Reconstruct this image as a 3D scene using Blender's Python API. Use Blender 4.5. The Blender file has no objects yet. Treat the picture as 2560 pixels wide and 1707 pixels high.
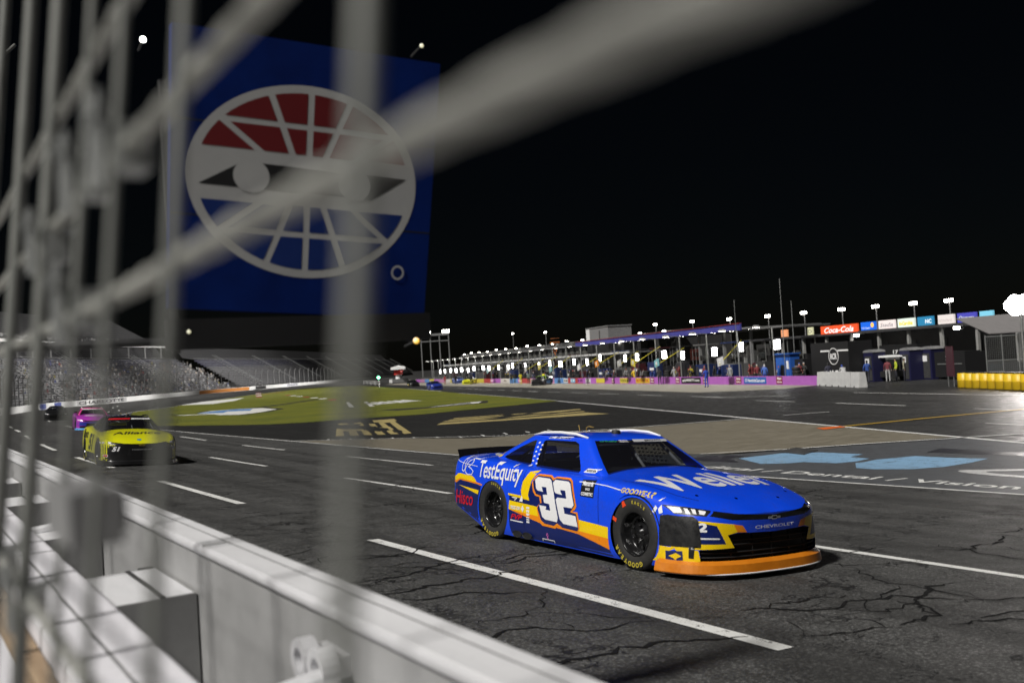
import bpy, bmesh, math, random
import numpy as np
from mathutils import Vector, Matrix
from mathutils.bvhtree import BVHTree
from mathutils.geometry import tessellate_polygon
random.seed(7); rng = np.random.default_rng(7)
sc = bpy.context.scene
COL = sc.collection
# ------------------------------------------------------------------ camera
CAM_H = 2.16; PITCH = .0235; ROLL = -.0617; YAW = math.pi/2 - 1.0; FPX = 2420.
_f = Vector((math.sin(YAW)*math.cos(PITCH), math.cos(YAW)*math.cos(PITCH), math.sin(PITCH)))
_r = Vector((math.cos(YAW), -math.sin(YAW), 0)); _u = _r.cross(_f)
_R = math.cos(ROLL)*_r + math.sin(ROLL)*_u; _U = -math.sin(ROLL)*_r + math.cos(ROLL)*_u
cam_data = bpy.data.cameras.new('camera'); cam = bpy.data.objects.new('camera', cam_data); COL.objects.link(cam)
cam.matrix_world = Matrix(((_R.x, _U.x, -_f.x, 0), (_R.y, _U.y, -_f.y, 0), (_R.z, _U.z, -_f.z, CAM_H), (0, 0, 0, 1)))
cam_data.sensor_width = 36; cam_data.lens = 36*FPX/2560; cam_data.clip_start = .03; cam_data.clip_end = 9000
cam_data.dof.use_dof = True; cam_data.dof.focus_distance = 15.0; cam_data.dof.aperture_fstop = 2.0
sc.camera = cam
# ------------------------------------------------------------------ night sky, floodlight key, exposure
SUN_EL, SUN_AZ = math.radians(50), math.radians(-100)    # light comes from the grandstand side, a little behind the camera
world = bpy.data.worlds.new('World'); sc.world = world; world.use_nodes = True
nt = world.node_tree; bg = nt.nodes['Background']
sky = nt.nodes.new('ShaderNodeTexSky'); sky.sky_type = 'NISHITA'; sky.sun_disc = False
sky.sun_elevation = SUN_EL; sky.sun_rotation = SUN_AZ; sky.air_density = 1.0; sky.dust_density = .6
nt.links.new(sky.outputs['Color'], bg.inputs['Color']); bg.inputs['Strength'].default_value = .00045
sun_d = bpy.data.lights.new('stadium_floodlights', 'SUN'); sun = bpy.data.objects.new('stadium_floodlights', sun_d); COL.objects.link(sun)
sun_d.energy = 4.4; sun_d.angle = math.radians(5); sun_d.color = (1, .97, .92)
_sd = Vector((math.sin(SUN_AZ)*math.cos(SUN_EL), math.cos(SUN_AZ)*math.cos(SUN_EL), math.sin(SUN_EL)))
sun.rotation_euler = _sd.to_track_quat('Z', 'Y').to_euler(); sun.location = (-20, -5, 30)
vs = sc.view_settings; vs.view_transform = 'Standard'; vs.look = 'None'; vs.exposure = 0; vs.gamma = 1; vs.use_curve_mapping = False
sc.cycles.use_denoising = True; sc.cycles.max_bounces = 6; sc.cycles.transparent_max_bounces = 12; sc.cycles.sample_clamp_indirect = 4
sc.cycles.use_light_tree = True
# ------------------------------------------------------------------ helpers
class MB:
    """collects faces; build() links ONE mesh object"""
    def __init__(s): s.v = []; s.f = []; s.m = []
    def add(s, vs, fs, mi=0):
        o = len(s.v); s.v += [tuple(p) for p in vs]; s.f += [tuple(i+o for i in f) for f in fs]; s.m += [mi]*len(fs); return s
    def box(s, c, d, rz=0, mi=0, M=None):
        x, y, z = d[0]/2, d[1]/2, d[2]/2
        P = [Vector(p) for p in ((-x,-y,-z),(x,-y,-z),(x,y,-z),(-x,y,-z),(-x,-y,z),(x,-y,z),(x,y,z),(-x,y,z))]
        R = M if M is not None else Matrix.Rotation(rz, 3, 'Z')
        return s.add([R@p+Vector(c) for p in P], [(3,2,1,0),(4,5,6,7),(0,1,5,4),(1,2,6,5),(2,3,7,6),(3,0,4,7)], mi)
    def tube(s, pts, r, n=8, mi=0, caps=True):
        pts = [Vector(p) for p in pts]; rs = r if isinstance(r, (list, tuple)) else [r]*len(pts); rings = []; vv = []
        for i, p in enumerate(pts):
            t = (pts[min(i+1, len(pts)-1)]-pts[max(i-1, 0)]).normalized()
            a = Vector((0,0,1)) if abs(t.z) < .9 else Vector((1,0,0)); u = t.cross(a).normalized(); w = t.cross(u)
            vv += [p + rs[i]*(math.cos(2*math.pi*k/n)*u + math.sin(2*math.pi*k/n)*w) for k in range(n)]
        fs = [(i*n+k, (i+1)*n+k, (i+1)*n+(k+1)%n, i*n+(k+1)%n) for i in range(len(pts)-1) for k in range(n)]
        if caps: fs += [tuple(range(n)), tuple(range((len(pts)-1)*n, len(pts)*n))[::-1]]
        return s.add(vv, fs, mi)
    def lathe(s, prof, n=24, c=(0,0,0), axis='Z', mi=0):
        vv = []
        for r, h in prof:
            for k in range(n):
                a = 2*math.pi*k/n; p = (r*math.cos(a), r*math.sin(a), h)
                if axis == 'Y': p = (p[0], p[2], p[1])
                if axis == 'X': p = (p[2], p[0], p[1])
                vv.append((p[0]+c[0], p[1]+c[1], p[2]+c[2]))
        m = len(prof)
        return s.add(vv, [(i*n+k, i*n+(k+1)%n, (i+1)*n+(k+1)%n, (i+1)*n+k) for i in range(m-1) for k in range(n)], mi)
    def prism(s, poly, z0, z1, mi=0, fn=None):
        n = len(poly); fn = fn or (lambda x, y, z: (x, y, z))
        vv = [fn(p[0], p[1], z0) for p in poly]+[fn(p[0], p[1], z1) for p in poly]
        tri = [tuple(t) for t in tessellate_polygon([[Vector((p[0], p[1], 0)) for p in poly]])]
        return s.add(vv, [t[::-1] for t in tri]+[tuple(i+n for i in t) for t in tri]+[(i, (i+1) % n, n+(i+1) % n, n+i) for i in range(n)], mi)
    def mesh(s, name, mats=(), smooth=False, fix=True):
        me = bpy.data.meshes.new(name); me.from_pydata(s.v, [], s.f)
        for m in (mats if isinstance(mats, (list, tuple)) else [mats]): me.materials.append(m)
        me.polygons.foreach_set('material_index', s.m)
        if fix:
            bm = bmesh.new(); bm.from_mesh(me); bmesh.ops.recalc_face_normals(bm, faces=bm.faces); bm.to_mesh(me); bm.free()
        if smooth: me.polygons.foreach_set('use_smooth', [True]*len(me.polygons))
        me.update(); return me
    def build(s, name, mats, parent=None, smooth=False, loc=None, fix=True):
        return link(name, s.mesh(name, mats, smooth, fix), parent, loc)
def link(name, me, parent=None, loc=None):
    o = bpy.data.objects.new(name, me); COL.objects.link(o); o.parent = parent
    if loc is not None: o.location = loc
    return o
def tag(o, label=None, cat=None, group=None, kind=None):
    if label: o['label'] = label
    if cat: o['category'] = cat
    if group: o['group'] = group
    if kind: o['kind'] = kind
    return o
def empty(name, loc=(0,0,0), rz=0):
    o = link(name, None, None, loc); o.rotation_euler.z = rz; o.empty_display_size = .2; return o
def copy_tree(o, parent=None):
    c = o.copy(); COL.objects.link(c); c.parent = parent
    for ch in o.children: copy_tree(ch, c)
    return c
# ------------------------------------------------------------------ materials
def mat(name, col=(.5,.5,.5), rough=.5, metal=0., coat=0., emit=None, es=1., spec=None, alpha=None):
    m = bpy.data.materials.new(name); m.use_nodes = True; b = m.node_tree.nodes['Principled BSDF']
    b.inputs['Base Color'].default_value = (*col, 1); b.inputs['Roughness'].default_value = rough; b.inputs['Metallic'].default_value = metal
    b.inputs['Coat Weight'].default_value = coat; b.inputs['Coat Roughness'].default_value = .08
    if spec is not None: b.inputs['Specular IOR Level'].default_value = spec
    if emit: b.inputs['Emission Color'].default_value = (*emit, 1); b.inputs['Emission Strength'].default_value = es
    return m
class NG:
    def __init__(s, m): s.t = m.node_tree; s.n = s.t.nodes; s.b = s.n['Principled BSDF']
    def new(s, k, **kw):
        n = s.n.new('ShaderNode'+k)
        for a, v in kw.items(): setattr(n, a, v)
        return n
    def set(s, n, **kw):
        for a, v in kw.items(): n.inputs[a.replace('_', ' ')].default_value = v
        return n
    def l(s, a, b): s.t.links.new(a, b)
    def coords(s, scale=(1,1,1), loc=(0,0,0), rot=(0,0,0)):
        tc = s.new('TexCoord'); mp = s.new('Mapping'); mp.inputs['Scale'].default_value = scale; mp.inputs['Location'].default_value = loc; mp.inputs['Rotation'].default_value = rot
        s.l(tc.outputs['Object'], mp.inputs['Vector']); return mp.outputs[0]
    def noise(s, v, scale, det=4, rough=.6, dist=0):
        n = s.new('TexNoise'); s.l(v, n.inputs['Vector']); s.set(n, Scale=scale, Detail=det, Roughness=rough, Distortion=dist); return n.outputs['Fac']
    def ramp(s, fac, pts):
        r = s.new('ValToRGB'); e = r.color_ramp.elements
        while len(e) < len(pts): e.new(.5)
        for q, (p, c) in zip(e, pts): q.position = p; q.color = (*c, 1) if len(c) == 3 else c
        s.l(fac, r.inputs[0]); return r.outputs[0]
    def mix(s, fac, a, b, mode='MIX'):
        n = s.new('Mix', data_type='RGBA', blend_type=mode)
        for sock, v in ((n.inputs[0], fac), (n.inputs[6], a), (n.inputs[7], b)):
            if hasattr(v, 'links'): s.l(v, sock)
            else: sock.default_value = v if isinstance(v, (int, float)) else (*v, 1)
        return n.outputs[2]
    def math(s, op, a, b=0.):
        n = s.new('Math', operation=op)
        for sock, v in zip(n.inputs, (a, b)):
            if hasattr(v, 'links'): s.l(v, sock)
            else: sock.default_value = v
        return n.outputs[0]
    def bump(s, h, st=.3, d=.01):
        n = s.new('Bump'); n.inputs['Strength'].default_value = st; n.inputs['Distance'].default_value = d
        s.l(h, n.inputs['Height']); s.l(n.outputs[0], s.b.inputs['Normal'])
g3 = lambda v: (v, v, v)
def m_asphalt(name, lo=.026, hi=.066, tint=(1,1,.98), cracks=True, rough=.62, seed=0):
    m = mat(name); g = NG(m); co = g.coords(loc=(seed*7.3, seed*3.1, 0))
    fine = g.noise(co, 38, 3, .85); mid = g.noise(co, 2.2, 4, .6); st = g.noise(g.coords((1.6, .045, 1), (seed, 0, 0)), 1.1, 4, .55)
    base = g.ramp(fine, [(.36, tuple(lo*t*.35 for t in tint)), (.54, tuple(hi*t*.9 for t in tint)), (.64, tuple(hi*t*3.4 for t in tint))])
    base = g.mix(.28, base, g.ramp(mid, [(.3, tuple(lo*t for t in tint)), (.7, tuple(hi*t*1.15 for t in tint))]))
    base = g.mix(g.ramp(st, [(.40, g3(0)), (.62, g3(.55))]), base, tuple(lo*t*.55 for t in tint))
    h = fine
    if cracks:
        wob = g.new('TexNoise'); g.l(co, wob.inputs['Vector']); g.set(wob, Scale=1.7, Detail=4., Roughness=.65)
        vm = g.new('VectorMath', operation='SCALE'); vm.inputs['Scale'].default_value = .85; sub = g.new('VectorMath', operation='SUBTRACT'); sub.inputs[1].default_value = (.5,.5,.5)
        g.l(wob.outputs['Color'], sub.inputs[0]); g.l(sub.outputs[0], vm.inputs[0])
        ad = g.new('VectorMath', operation='ADD'); g.l(g.coords((.28, .55, 1)), ad.inputs[0]); g.l(vm.outputs[0], ad.inputs[1])
        def vor(v, sc_, w):
            vo = g.new('TexVoronoi', feature='DISTANCE_TO_EDGE'); g.l(v, vo.inputs['Vector']); vo.inputs['Scale'].default_value = sc_
            return g.ramp(vo.outputs['Distance'], [(0, g3(1)), (w, g3(.9)), (w*1.6, g3(0))])
        c1 = vor(ad.outputs[0], .9, .010); c2 = vor(ad.outputs[0], 2.6, .010)
        msk = g.ramp(g.noise(co, .55, 3, .5), [(.42, g3(.0)), (.52, g3(1))]); msk2 = g.ramp(g.noise(g.coords(loc=(9,4,0)), .8, 3, .5), [(.5, g3(.0)), (.58, g3(1))])
        cr = g.math('MAXIMUM', g.math('MULTIPLY', c1, msk), g.math('MULTIPLY', c2, msk2))
        base = g.mix(cr, base, (.004, .004, .0045)); h = g.math('SUBTRACT', fine, g.math('MULTIPLY', cr, .5))
    g.l(base, g.b.inputs['Base Color'])
    g.l(g.ramp(mid, [(.3, g3(rough-.12)), (.7, g3(rough+.1))]), g.b.inputs['Roughness']); g.bump(h, .55, .006); return m
def m_worn(name, col, under=(.03,.03,.03), wear=.5, rough=.5, scale=9, bump=.25):
    m = mat(name); g = NG(m); co = g.coords(); n1 = g.noise(co, scale, 6, .75); n2 = g.noise(co, scale*7, 3, .7)
    n3 = g.noise(g.coords((1, .25, 1)), 3.5, 5, .7)
    k = g.math('ADD', g.math('MULTIPLY', n1, .55), g.math('MULTIPLY', n2, .45))
    w = g.ramp(k, [(wear-.04, g3(1)), (wear+.02, g3(0))])
    c = g.mix(g.ramp(n3, [(.35, g3(.32)), (.65, g3(0))]), col, tuple(x*.55 for x in col))
    g.l(g.mix(w, c, under), g.b.inputs['Base Color']); g.b.inputs['Roughness'].default_value = rough; g.bump(k, bump, .004); return m
def m_noisy(name, c1, c2, scale=6, rough=.6, bump=.2, metal=0., coat=0., det=5, stretch=(1,1,1)):
    m = mat(name, c1, rough, metal, coat); g = NG(m); co = g.coords(stretch); n = g.noise(co, scale, det, .65)
    g.l(g.ramp(n, [(.32, c1), (.68, c2)]), g.b.inputs['Base Color']); g.l(g.ramp(n, [(.3, g3(max(rough-.08, .02))), (.7, g3(min(rough+.1, 1)))]), g.b.inputs['Roughness'])
    if bump: g.bump(n, bump, .01)
    return m
def m_paint(name, col, dirt=.06):
    m = mat(name, col, .38, .0, .75); g = NG(m); co = g.coords(); n = g.noise(co, 3.2, 5, .7); n2 = g.noise(co, 42, 3, .7)
    k = g.math('MULTIPLY', n, n2)
    g.l(g.mix(g.ramp(k, [(.24, g3(0)), (.42, g3(dirt*4))]), col, (.035,.034,.032)), g.b.inputs['Base Color'])
    g.l(g.ramp(n, [(.3, g3(.30)), (.7, g3(.46))]), g.b.inputs['Roughness']); g.b.inputs['Coat Roughness'].default_value = .12; return m
def m_emit(name, col, s): return mat(name, (.8,.8,.8), .5, emit=col, es=s)
def m_glass(name, tint=(.012,.012,.016), tr=.55):
    m = mat(name, tint, .06); g = NG(m); g.b.inputs['Coat Weight'].default_value = .3
    t = g.new('BsdfTransparent'); t.inputs[0].default_value = (.75,.78,.8,1); mx = g.new('MixShader'); mx.inputs[0].default_value = 1-tr
    g.l(t.outputs[0], mx.inputs[1]); g.l(g.b.outputs[0], mx.inputs[2]); g.l(mx.outputs[0], g.n['Material Output'].inputs[0]); return m
M = {}
M['black'] = mat('matt black', (.012,.012,.013), .6); M['blackgloss'] = mat('black gloss', (.008,.008,.009), .25, coat=.3)
M['rubber'] = m_noisy('tyre rubber', (.011,.011,.011), (.022,.021,.02), 30, .75, .15)
M['white'] = mat('white vinyl', (.82,.82,.82), .4); M['steel'] = m_noisy('galvanised steel', (.30,.31,.31), (.44,.45,.44), 14, .45, .1, .7)
M['glass'] = m_glass('tinted glazing'); M['chrome'] = mat('chrome', (.7,.7,.72), .15, 1.)
M['darkgrey'] = m_noisy('dark grey', (.03,.03,.032), (.055,.055,.055), 5, .6, .1)
M['grey'] = m_noisy('mid grey', (.16,.16,.165), (.24,.24,.24), 4, .6, .1)
# ------------------------------------------------------------------ stock car
def pchip(pts):
    xs = np.array([p[0] for p in pts], float); ys = np.array([p[1] for p in pts], float)
    h = np.diff(xs); d = np.diff(ys)/h; m = np.zeros(len(xs))
    for i in range(1, len(xs)-1):
        if d[i-1]*d[i] > 0:
            w1 = 2*h[i]+h[i-1]; w2 = h[i]+2*h[i-1]; m[i] = (w1+w2)/(w1/d[i-1]+w2/d[i])
    m[0] = d[0]; m[-1] = d[-1]
    def f(x):
        x = float(min(max(x, xs[0]), xs[-1])); i = int(min(max(np.searchsorted(xs, x)-1, 0), len(h)-1)); t = (x-xs[i])/h[i]
        return float((1+2*t)*(1-t)**2*ys[i]+t*(1-t)**2*h[i]*m[i]+t*t*(3-2*t)*ys[i+1]+t*t*(t-1)*h[i]*m[i+1])
    return f
cW = pchip([(-1.16,0),(-1.158,.5),(-1.15,.75),(-1.13,.85),(-1.05,.905),(-.8,.93),(-.4,.962),(0,.985),(.4,.975),(1.2,.965),(1.9,.968),(2.4,.985),(2.667,.99),(3.0,.965),(3.2,.92),(3.35,.85),(3.47,.72),(3.55,.52),(3.585,.32),(3.60,0)])
cS = pchip([(-1.16,.925),(-.9,.94),(-.4,.948),(0,.935),(.5,.90),(1.2,.872),(1.9,.855),(2.4,.83),(2.667,.805),(3.0,.735),(3.2,.685),(3.35,.64),(3.47,.605),(3.55,.59),(3.60,.58)])
cC = pchip([(-1.16,.955),(-.9,.975),(-.4,.985),(0,.98),(1.5,.955),(2.0,.935),(2.4,.885),(2.667,.85),(3.0,.785),(3.3,.705),(3.47,.645),(3.55,.61),(3.60,.585)])
cB = pchip([(-1.16,.33),(-.9,.27),(-.45,.15),(-.3,.11),(.4,.075),(2.3,.075),(2.667,.09),(3.1,.08),(3.6,.08)])
def sec(x):
    w, s, c, b = cW(x), cS(x), cC(x), cB(x); h = s-b
    return [(w*.965,b),(w*.99,b+.10*h),(w,b+.32*h),(w*.995,b+.58*h),(w*.975,b+.80*h),(w*.945,s-.045),(w*.885,s-.004),(w*.78,s+.014),(w*.45,s+.65*(c-s)+.012),(0,c)]
def catmull(P, n):
    P = [np.array(p, float) for p in P]; out = []; k = len(P)-1
    for j in range(n+1):
        t = j/n*k; i = min(int(t), k-1); t -= i
        p0 = P[i-1] if i else 2*P[0]-P[1]; p1, p2 = P[i], P[i+1]; p3 = P[i+2] if i+2 <= k else np.array([-P[i][0], P[i][1]])
        out.append(.5*(2*p1+(p2-p0)*t+(2*p0-5*p1+4*p2-p3)*t*t+(3*p1-p0-3*p2+p3)*t**3))
    return out
def in_poly(p, poly):
    x, y = p; c = False; n = len(poly)
    for i in range(n):
        (x1, y1), (x2, y2) = poly[i], poly[i-1]
        if (y1 > y) != (y2 > y) and x < (x2-x1)*(y-y1)/(y2-y1)+x1: c = not c
    return c
def cut_poly(bm, poly, ij, filt):
    i, j = ij; n = len(poly)
    for k in range(n):
        a, b = poly[k-1], poly[k]
        lo = (min(a[0], b[0])-.002, min(a[1], b[1])-.002); hi = (max(a[0], b[0])+.002, max(a[1], b[1])+.002)
        fs = []
        for f in bm.faces:
            if not filt(f): continue
            u = [v.co[i] for v in f.verts]; w = [v.co[j] for v in f.verts]
            if max(u) >= lo[0] and min(u) <= hi[0] and max(w) >= lo[1] and min(w) <= hi[1]: fs.append(f)
        if not fs: continue
        co = Vector((0,0,0)); no = Vector((0,0,0)); co[i], co[j] = a; no[i], no[j] = b[1]-a[1], a[0]-b[0]
        if no.length < 1e-9: continue
        geom = set(fs)
        for f in fs: geom.update(f.edges); geom.update(f.verts)
        bmesh.ops.bisect_plane(bm, geom=list(geom), dist=1e-5, plane_co=co, plane_no=no.normalized())
    out = []
    for f in bm.faces:
        if filt(f):
            c = f.calc_center_median()
            if in_poly((c[i], c[j]), poly): out.append(f)
    return out
def bm_mesh(bm, name, mats):
    me = bpy.data.meshes.new(name); bm.to_mesh(me)
    for m in mats: me.materials.append(m)
    me.polygons.foreach_set('use_smooth', [True]*len(me.polygons)); me.update(); return me
def split_faces(bm, fs):
    """moves faces into a bmesh of their own"""
    nb = bmesh.new(); mp = {}
    for f in fs:
        vs_ = []
        for v in f.verts:
            if v not in mp: mp[v] = nb.verts.new(v.co)
            vs_.append(mp[v])
        nb.faces.new(vs_)
    bmesh.ops.delete(bm, geom=fs, context='FACES'); return nb
def circle(cx, cy, r, n=30): return [(cx+r*math.cos(2*math.pi*k/n), cy+r*math.sin(2*math.pi*k/n)) for k in range(n)]
CAR = {}
def car_meshes():
    xs = np.concatenate([np.linspace(-1.16, -1.1, 8)[:-1], np.linspace(-1.1, 3.2, 110)[:-1], np.linspace(3.2, 3.55, 18)[:-1], np.linspace(3.55, 3.6, 9)])
    NS = 34; bm = bmesh.new(); grid = []
    for x in xs:
        h = catmull(sec(x), NS); row = [bm.verts.new((x, -p[0], p[1])) for p in h]+[bm.verts.new((x, p[0], p[1])) for p in h[-2::-1]]; grid.append(row)
    for a, b in zip(grid, grid[1:]):
        for k in range(len(a)-1): bm.faces.new((a[k], a[k+1], b[k+1], b[k]))
    bmesh.ops.remove_doubles(bm, verts=bm.verts, dist=1e-4); bmesh.ops.dissolve_degenerate(bm, dist=1e-5, edges=bm.edges)
    bmesh.ops.recalc_face_normals(bm, faces=bm.faces)
    bm.faces.ensure_lookup_table()
    # greenhouse rings
    def half(s):
        z = .84+s*.395; xf = 1.97-.57*s; bf = .17-.09*s; xr = -.58+.80*s**.95; br = .16-.10*s; hw = .785-.225*s**1.3; pts = []
        rc = .07; rr = .13
        for k in range(17): y = (hw-rc)*k/16; pts.append((xf+bf*(1-(y/hw)**2), y))
        x0 = pts[-1][0]
        for k in range(1, 5): t = math.pi/2*k/4; pts.append((x0-rc+rc*math.cos(t), hw-rc+rc*math.sin(t)))
        xa = x0-rc; yb = hw-rr; xb0 = xr-br*(1-(yb/hw)**2); xb = xb0+rr
        for k in range(1, 31): t = k/30; pts.append((xa+(xb-xa)*t, hw+.02*math.sin(math.pi*t)))
        for k in range(1, 6): t = math.pi/2*k/5; pts.append((xb-rr*math.sin(t), yb+rr*math.cos(t)))
        for k in range(1, 13): y = yb*(1-k/12); pts.append((xr-br*(1-(y/hw)**2), y))
        return pts, z
    rings = []
    LV = 22
    for l in range(LV+1): rings.append(half(l/LV))
    top, zt = rings[-1]; cx = .80
    for r in (.97, .92, .85, .75, .62, .48, .32, .16, .04): rings.append(([(cx+(x-cx)*r, y*r) for x, y in top], zt+.062*(1-r**2.4)**.75))
    gb = bmesh.new(); R = []
    for pts, z in rings:
        R.append([gb.verts.new((x, -y, z)) for x, y in pts]+[gb.verts.new((x, y, z)) for x, y in pts[-2:0:-1]])
    n = len(R[0]); nh = len(top); kind = {}
    for l in range(len(R)-1):
        for k in range(n):
            f = gb.faces.new((R[l][k], R[l][(k+1) % n], R[l+1][(k+1) % n], R[l+1][k]))
            kk = k if k < nh-1 else n-1-k
            kind[f] = 'ws' if (kk < 16 and 1 <= l < LV-1) else 'rw' if (kk >= nh-13 and 6 <= l < LV-1) else ''
    gb.faces.new(R[-1]); bmesh.ops.recalc_face_normals(gb, faces=gb.faces)
    # rays for decals hit the uncut shells
    vv = [v.co.copy() for v in bm.verts]; bm.verts.index_update(); ff = [[v.index for v in f.verts] for f in bm.faces]
    gb.verts.index_update(); o = len(vv); vv += [v.co.copy() for v in gb.verts]; ff += [[v.index+o for v in f.verts] for f in gb.faces]
    CAR['bvh'] = BVHTree.FromPolygons(vv, ff)
    ws = [f for f, k in kind.items() if k == 'ws']; rw = [f for f, k in kind.items() if k == 'rw']
    wsb = split_faces(gb, ws); rwb = split_faces(gb, rw)
    fw = [(.60,1.19),(.66,1.205),(1.20,1.205),(1.29,1.18),(1.50,.96),(1.54,.90),(1.51,.878),(.72,.885),(.68,.90)]
    qw = [(.43,1.20),(.34,1.18),(.16,1.11),(-.06,1.0),(-.10,.975),(.0,.955),(.50,.905),(.55,.915),(.56,.94)]
    side = []
    for sgn in (-1, 1):
        for poly in (fw, qw):
            fs = cut_poly(gb, poly, (0, 2), lambda f: sgn*f.calc_center_median().y > .4 and abs(f.normal.y) > .4)
            side.append(split_faces(gb, fs))
    # body openings
    tub = [f for f in bm.faces if f.normal.z > .6 and -.28 < f.calc_center_median().x < 1.88 and abs(f.calc_center_median().y) < .70]
    bmesh.ops.delete(bm, geom=tub, context='FACES')
    for sgn in (-1, 1):
        for c in (circle(2.667, .358, .356), circle(0, .352, .349)):
            fs = cut_poly(bm, c, (0, 2), lambda f: sgn*f.calc_center_median().y > .6)
            bmesh.ops.delete(bm, geom=fs, context='FACES')
    low = [(-.56,.405),(-.45,.425),(0,.415),(.45,.425),(.56,.405),(.50,.29),(.80,.275),(.79,.165),(.5,.155),(-.5,.155),(-.79,.165),(-.80,.275),(-.50,.29)]
    up = [(-.70,.585),(-.63,.628),(-.45,.602),(0,.575),(.45,.602),(.63,.628),(.70,.585),(.5,.545),(0,.528),(-.5,.545)]
    gr = cut_poly(bm, low, (1, 2), lambda f: f.calc_center_median().x > 3.2)
    bmesh.ops.delete(bm, geom=gr, context='FACES')
    ug = cut_poly(bm, up, (1, 2), lambda f: f.calc_center_median().x > 3.2)
    ugb = split_faces(bm, ug)
    CAR['body'] = bm_mesh(bm, 'car_body', [M['black']]); CAR['cabin'] = bm_mesh(gb, 'car_cabin', [M['black']])
    CAR['windscreen'] = bm_mesh(wsb, 'windscreen', [M['glass']]); CAR['rearwin'] = bm_mesh(rwb, 'rear_window', [M['glass']])
    CAR['side'] = [bm_mesh(b, 'side_window', [M['glass']]) for b in side]; CAR['upgrille'] = bm_mesh(ugb, 'upper_grille', [M['blackgloss']])
    # grille: back panel plus bowed slats
    g = MB(); ys = np.linspace(-.86, .86, 25)
    def nx(y):
        lo, hi = 2.9, 3.6
        for _ in range(30):
            m = (lo+hi)/2; lo, hi = (m, hi) if cW(m) > abs(y) else (lo, m)
        return lo
    CAR['nx'] = nx
    vv = [(nx(y)-.10, y, z) for y in ys for z in (.12, .46)]; g.add(vv, [(2*i, 2*i+2, 2*i+3, 2*i+1) for i in range(24)])
    for z in (.20, .245, .315, .36): g.tube([(nx(y)-.035, y, z) for y in (ys if z < .28 else np.linspace(-.55, .55, 17))], .008, 5)
    for y in (-.5, -.25, 0, .25, .5): g.box((nx(y)-.045, y, .28), (.02, .012, .26))
    CAR['grille'] = g.mesh('grille', [M['black']], True)
    # splitter band
    g = MB(); prof = [(-.012, .172), (.046, .142), (.062, .066), (.055, .056), (-.10, .055)]
    pl = [(3.03, -.965), (3.1, -.955)]+[(nx(y), y) for y in np.concatenate([np.linspace(-.94, -.6, 14), np.linspace(-.55, .55, 23), np.linspace(.6, .94, 14)])]+[(3.1, .955), (3.03, .965)]
    vv = []
    for i, (x, y) in enumerate(pl):
        a = Vector(pl[max(i-1, 0)]); b = Vector(pl[min(i+1, len(pl)-1)]); t = (b-a).normalized(); nn = Vector((t.y, -t.x))
        if i in (0, 1): nn = Vector((0, -1))
        if i >= len(pl)-2: nn = Vector((0, 1))
        vv += [(x+nn.x*d, y+nn.y*d, z) for d, z in prof]
    m = len(prof); g.add(vv, [(i*m+k, i*m+k+1, (i+1)*m+k+1, (i+1)*m+k) for i in range(len(pl)-1) for k in range(m-1)])
    CAR['splitter'] = g.mesh('splitter', [M['black']], False)
    g = MB()
    g.tube([(x+.062*(1 if abs(y) < .9 else .4), y*(1.0 if abs(y) < .9 else 1.03), .058) for x, y in pl], .008, 6); CAR['lip'] = g.mesh('splitter_lip', [M['white']], True)
    # spoiler blade
    g = MB(); vv = []
    for y in np.linspace(-.80, .80, 17):
        b = .018*(y/.8)**2
        for x, z in ((-1.125+b, .925), (-1.185+b, 1.045), (-1.191+b, 1.043), (-1.135+b, .92)): vv.append((x, y, z-.02*(y/.8)**2))
    g.add(vv, [(i*4+k, i*4+(k+1) % 4, (i+1)*4+(k+1) % 4, (i+1)*4+k) for i in range(16) for k in range(4)]+[(0,1,2,3), (67,66,65,64)])
    for y in (-.5, 0, .5): g.box((-1.16, y, .96), (.06, .012, .07))
    CAR['spoiler'] = g.mesh('spoiler', [M['blackgloss']])
    # wheels: tyre, rim
    g = MB(); g.lathe([(.205,-.12),(.225,-.135),(.27,-.148),(.325,-.145),(.350,-.128),(.3555,-.09),(.3555,.09),(.350,.128),(.325,.145),(.27,.148),(.225,.135),(.205,.12)], 48, axis='Y')
    CAR['tyre'] = g.mesh('wheel', [M['rubber']], True)
    g = MB(); g.lathe([(.212,-.125),(.218,-.138),(.208,-.132),(.195,-.09),(.185,-.03),(.17,-.02),(.10,-.035),(.075,-.06),(.055,-.065),(.045,-.09),(.0,-.095)], 36, axis='Y')
    g.lathe([(.205,.12),(.19,.0),(.185,-.03)], 36, axis='Y')
    for k in range(5): a = 2*math.pi*k/5; g.lathe([(.014,-.075),(.012,-.10),(0,-.10)], 8, c=(.085*math.cos(a), 0, .085*math.sin(a)), axis='Y')
    CAR['rim'] = g.mesh('rim', [mat('black wheel enamel', (.012,.012,.013), .22, .3, .5)], True)
    g = MB()
    for k in range(10):
        a = 2*math.pi*k/10+.3; g.lathe([(.0,0),(.02,0)], 8, c=(.14*math.cos(a), -.034, .14*math.sin(a)), axis='Y')
    CAR['holes'] = g.mesh('rim_hole', [M['black']])
    # wheel wells
    CAR['wells'] = []
    for x, zc, r in ((2.667, .362, .385), (0, .357, .38)):
        for s in (-1, 1):
            g = MB(); vv = []; k_ = 20
            for k in range(k_+1):
                a = math.pi*(-.12+1.24*k/k_); vv += [(x+r*math.cos(a), s*.60, zc+r*math.sin(a)), (x+r*math.cos(a), s*.965, zc+r*math.sin(a))]
            g.add(vv, [(2*k, 2*k+2, 2*k+3, 2*k+1) for k in range(k_)]); n_ = len(g.v); g.add([], []); g.f.append(tuple(range(0, n_, 2))); g.m.append(0); CAR['wells'].append(g.mesh('wheel_well', [M['black']]))
    CAR['floor'] = MB().box((1.2, 0, .13), (4.3, 1.18, .02)).mesh('floor_pan', [M['black']])
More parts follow.
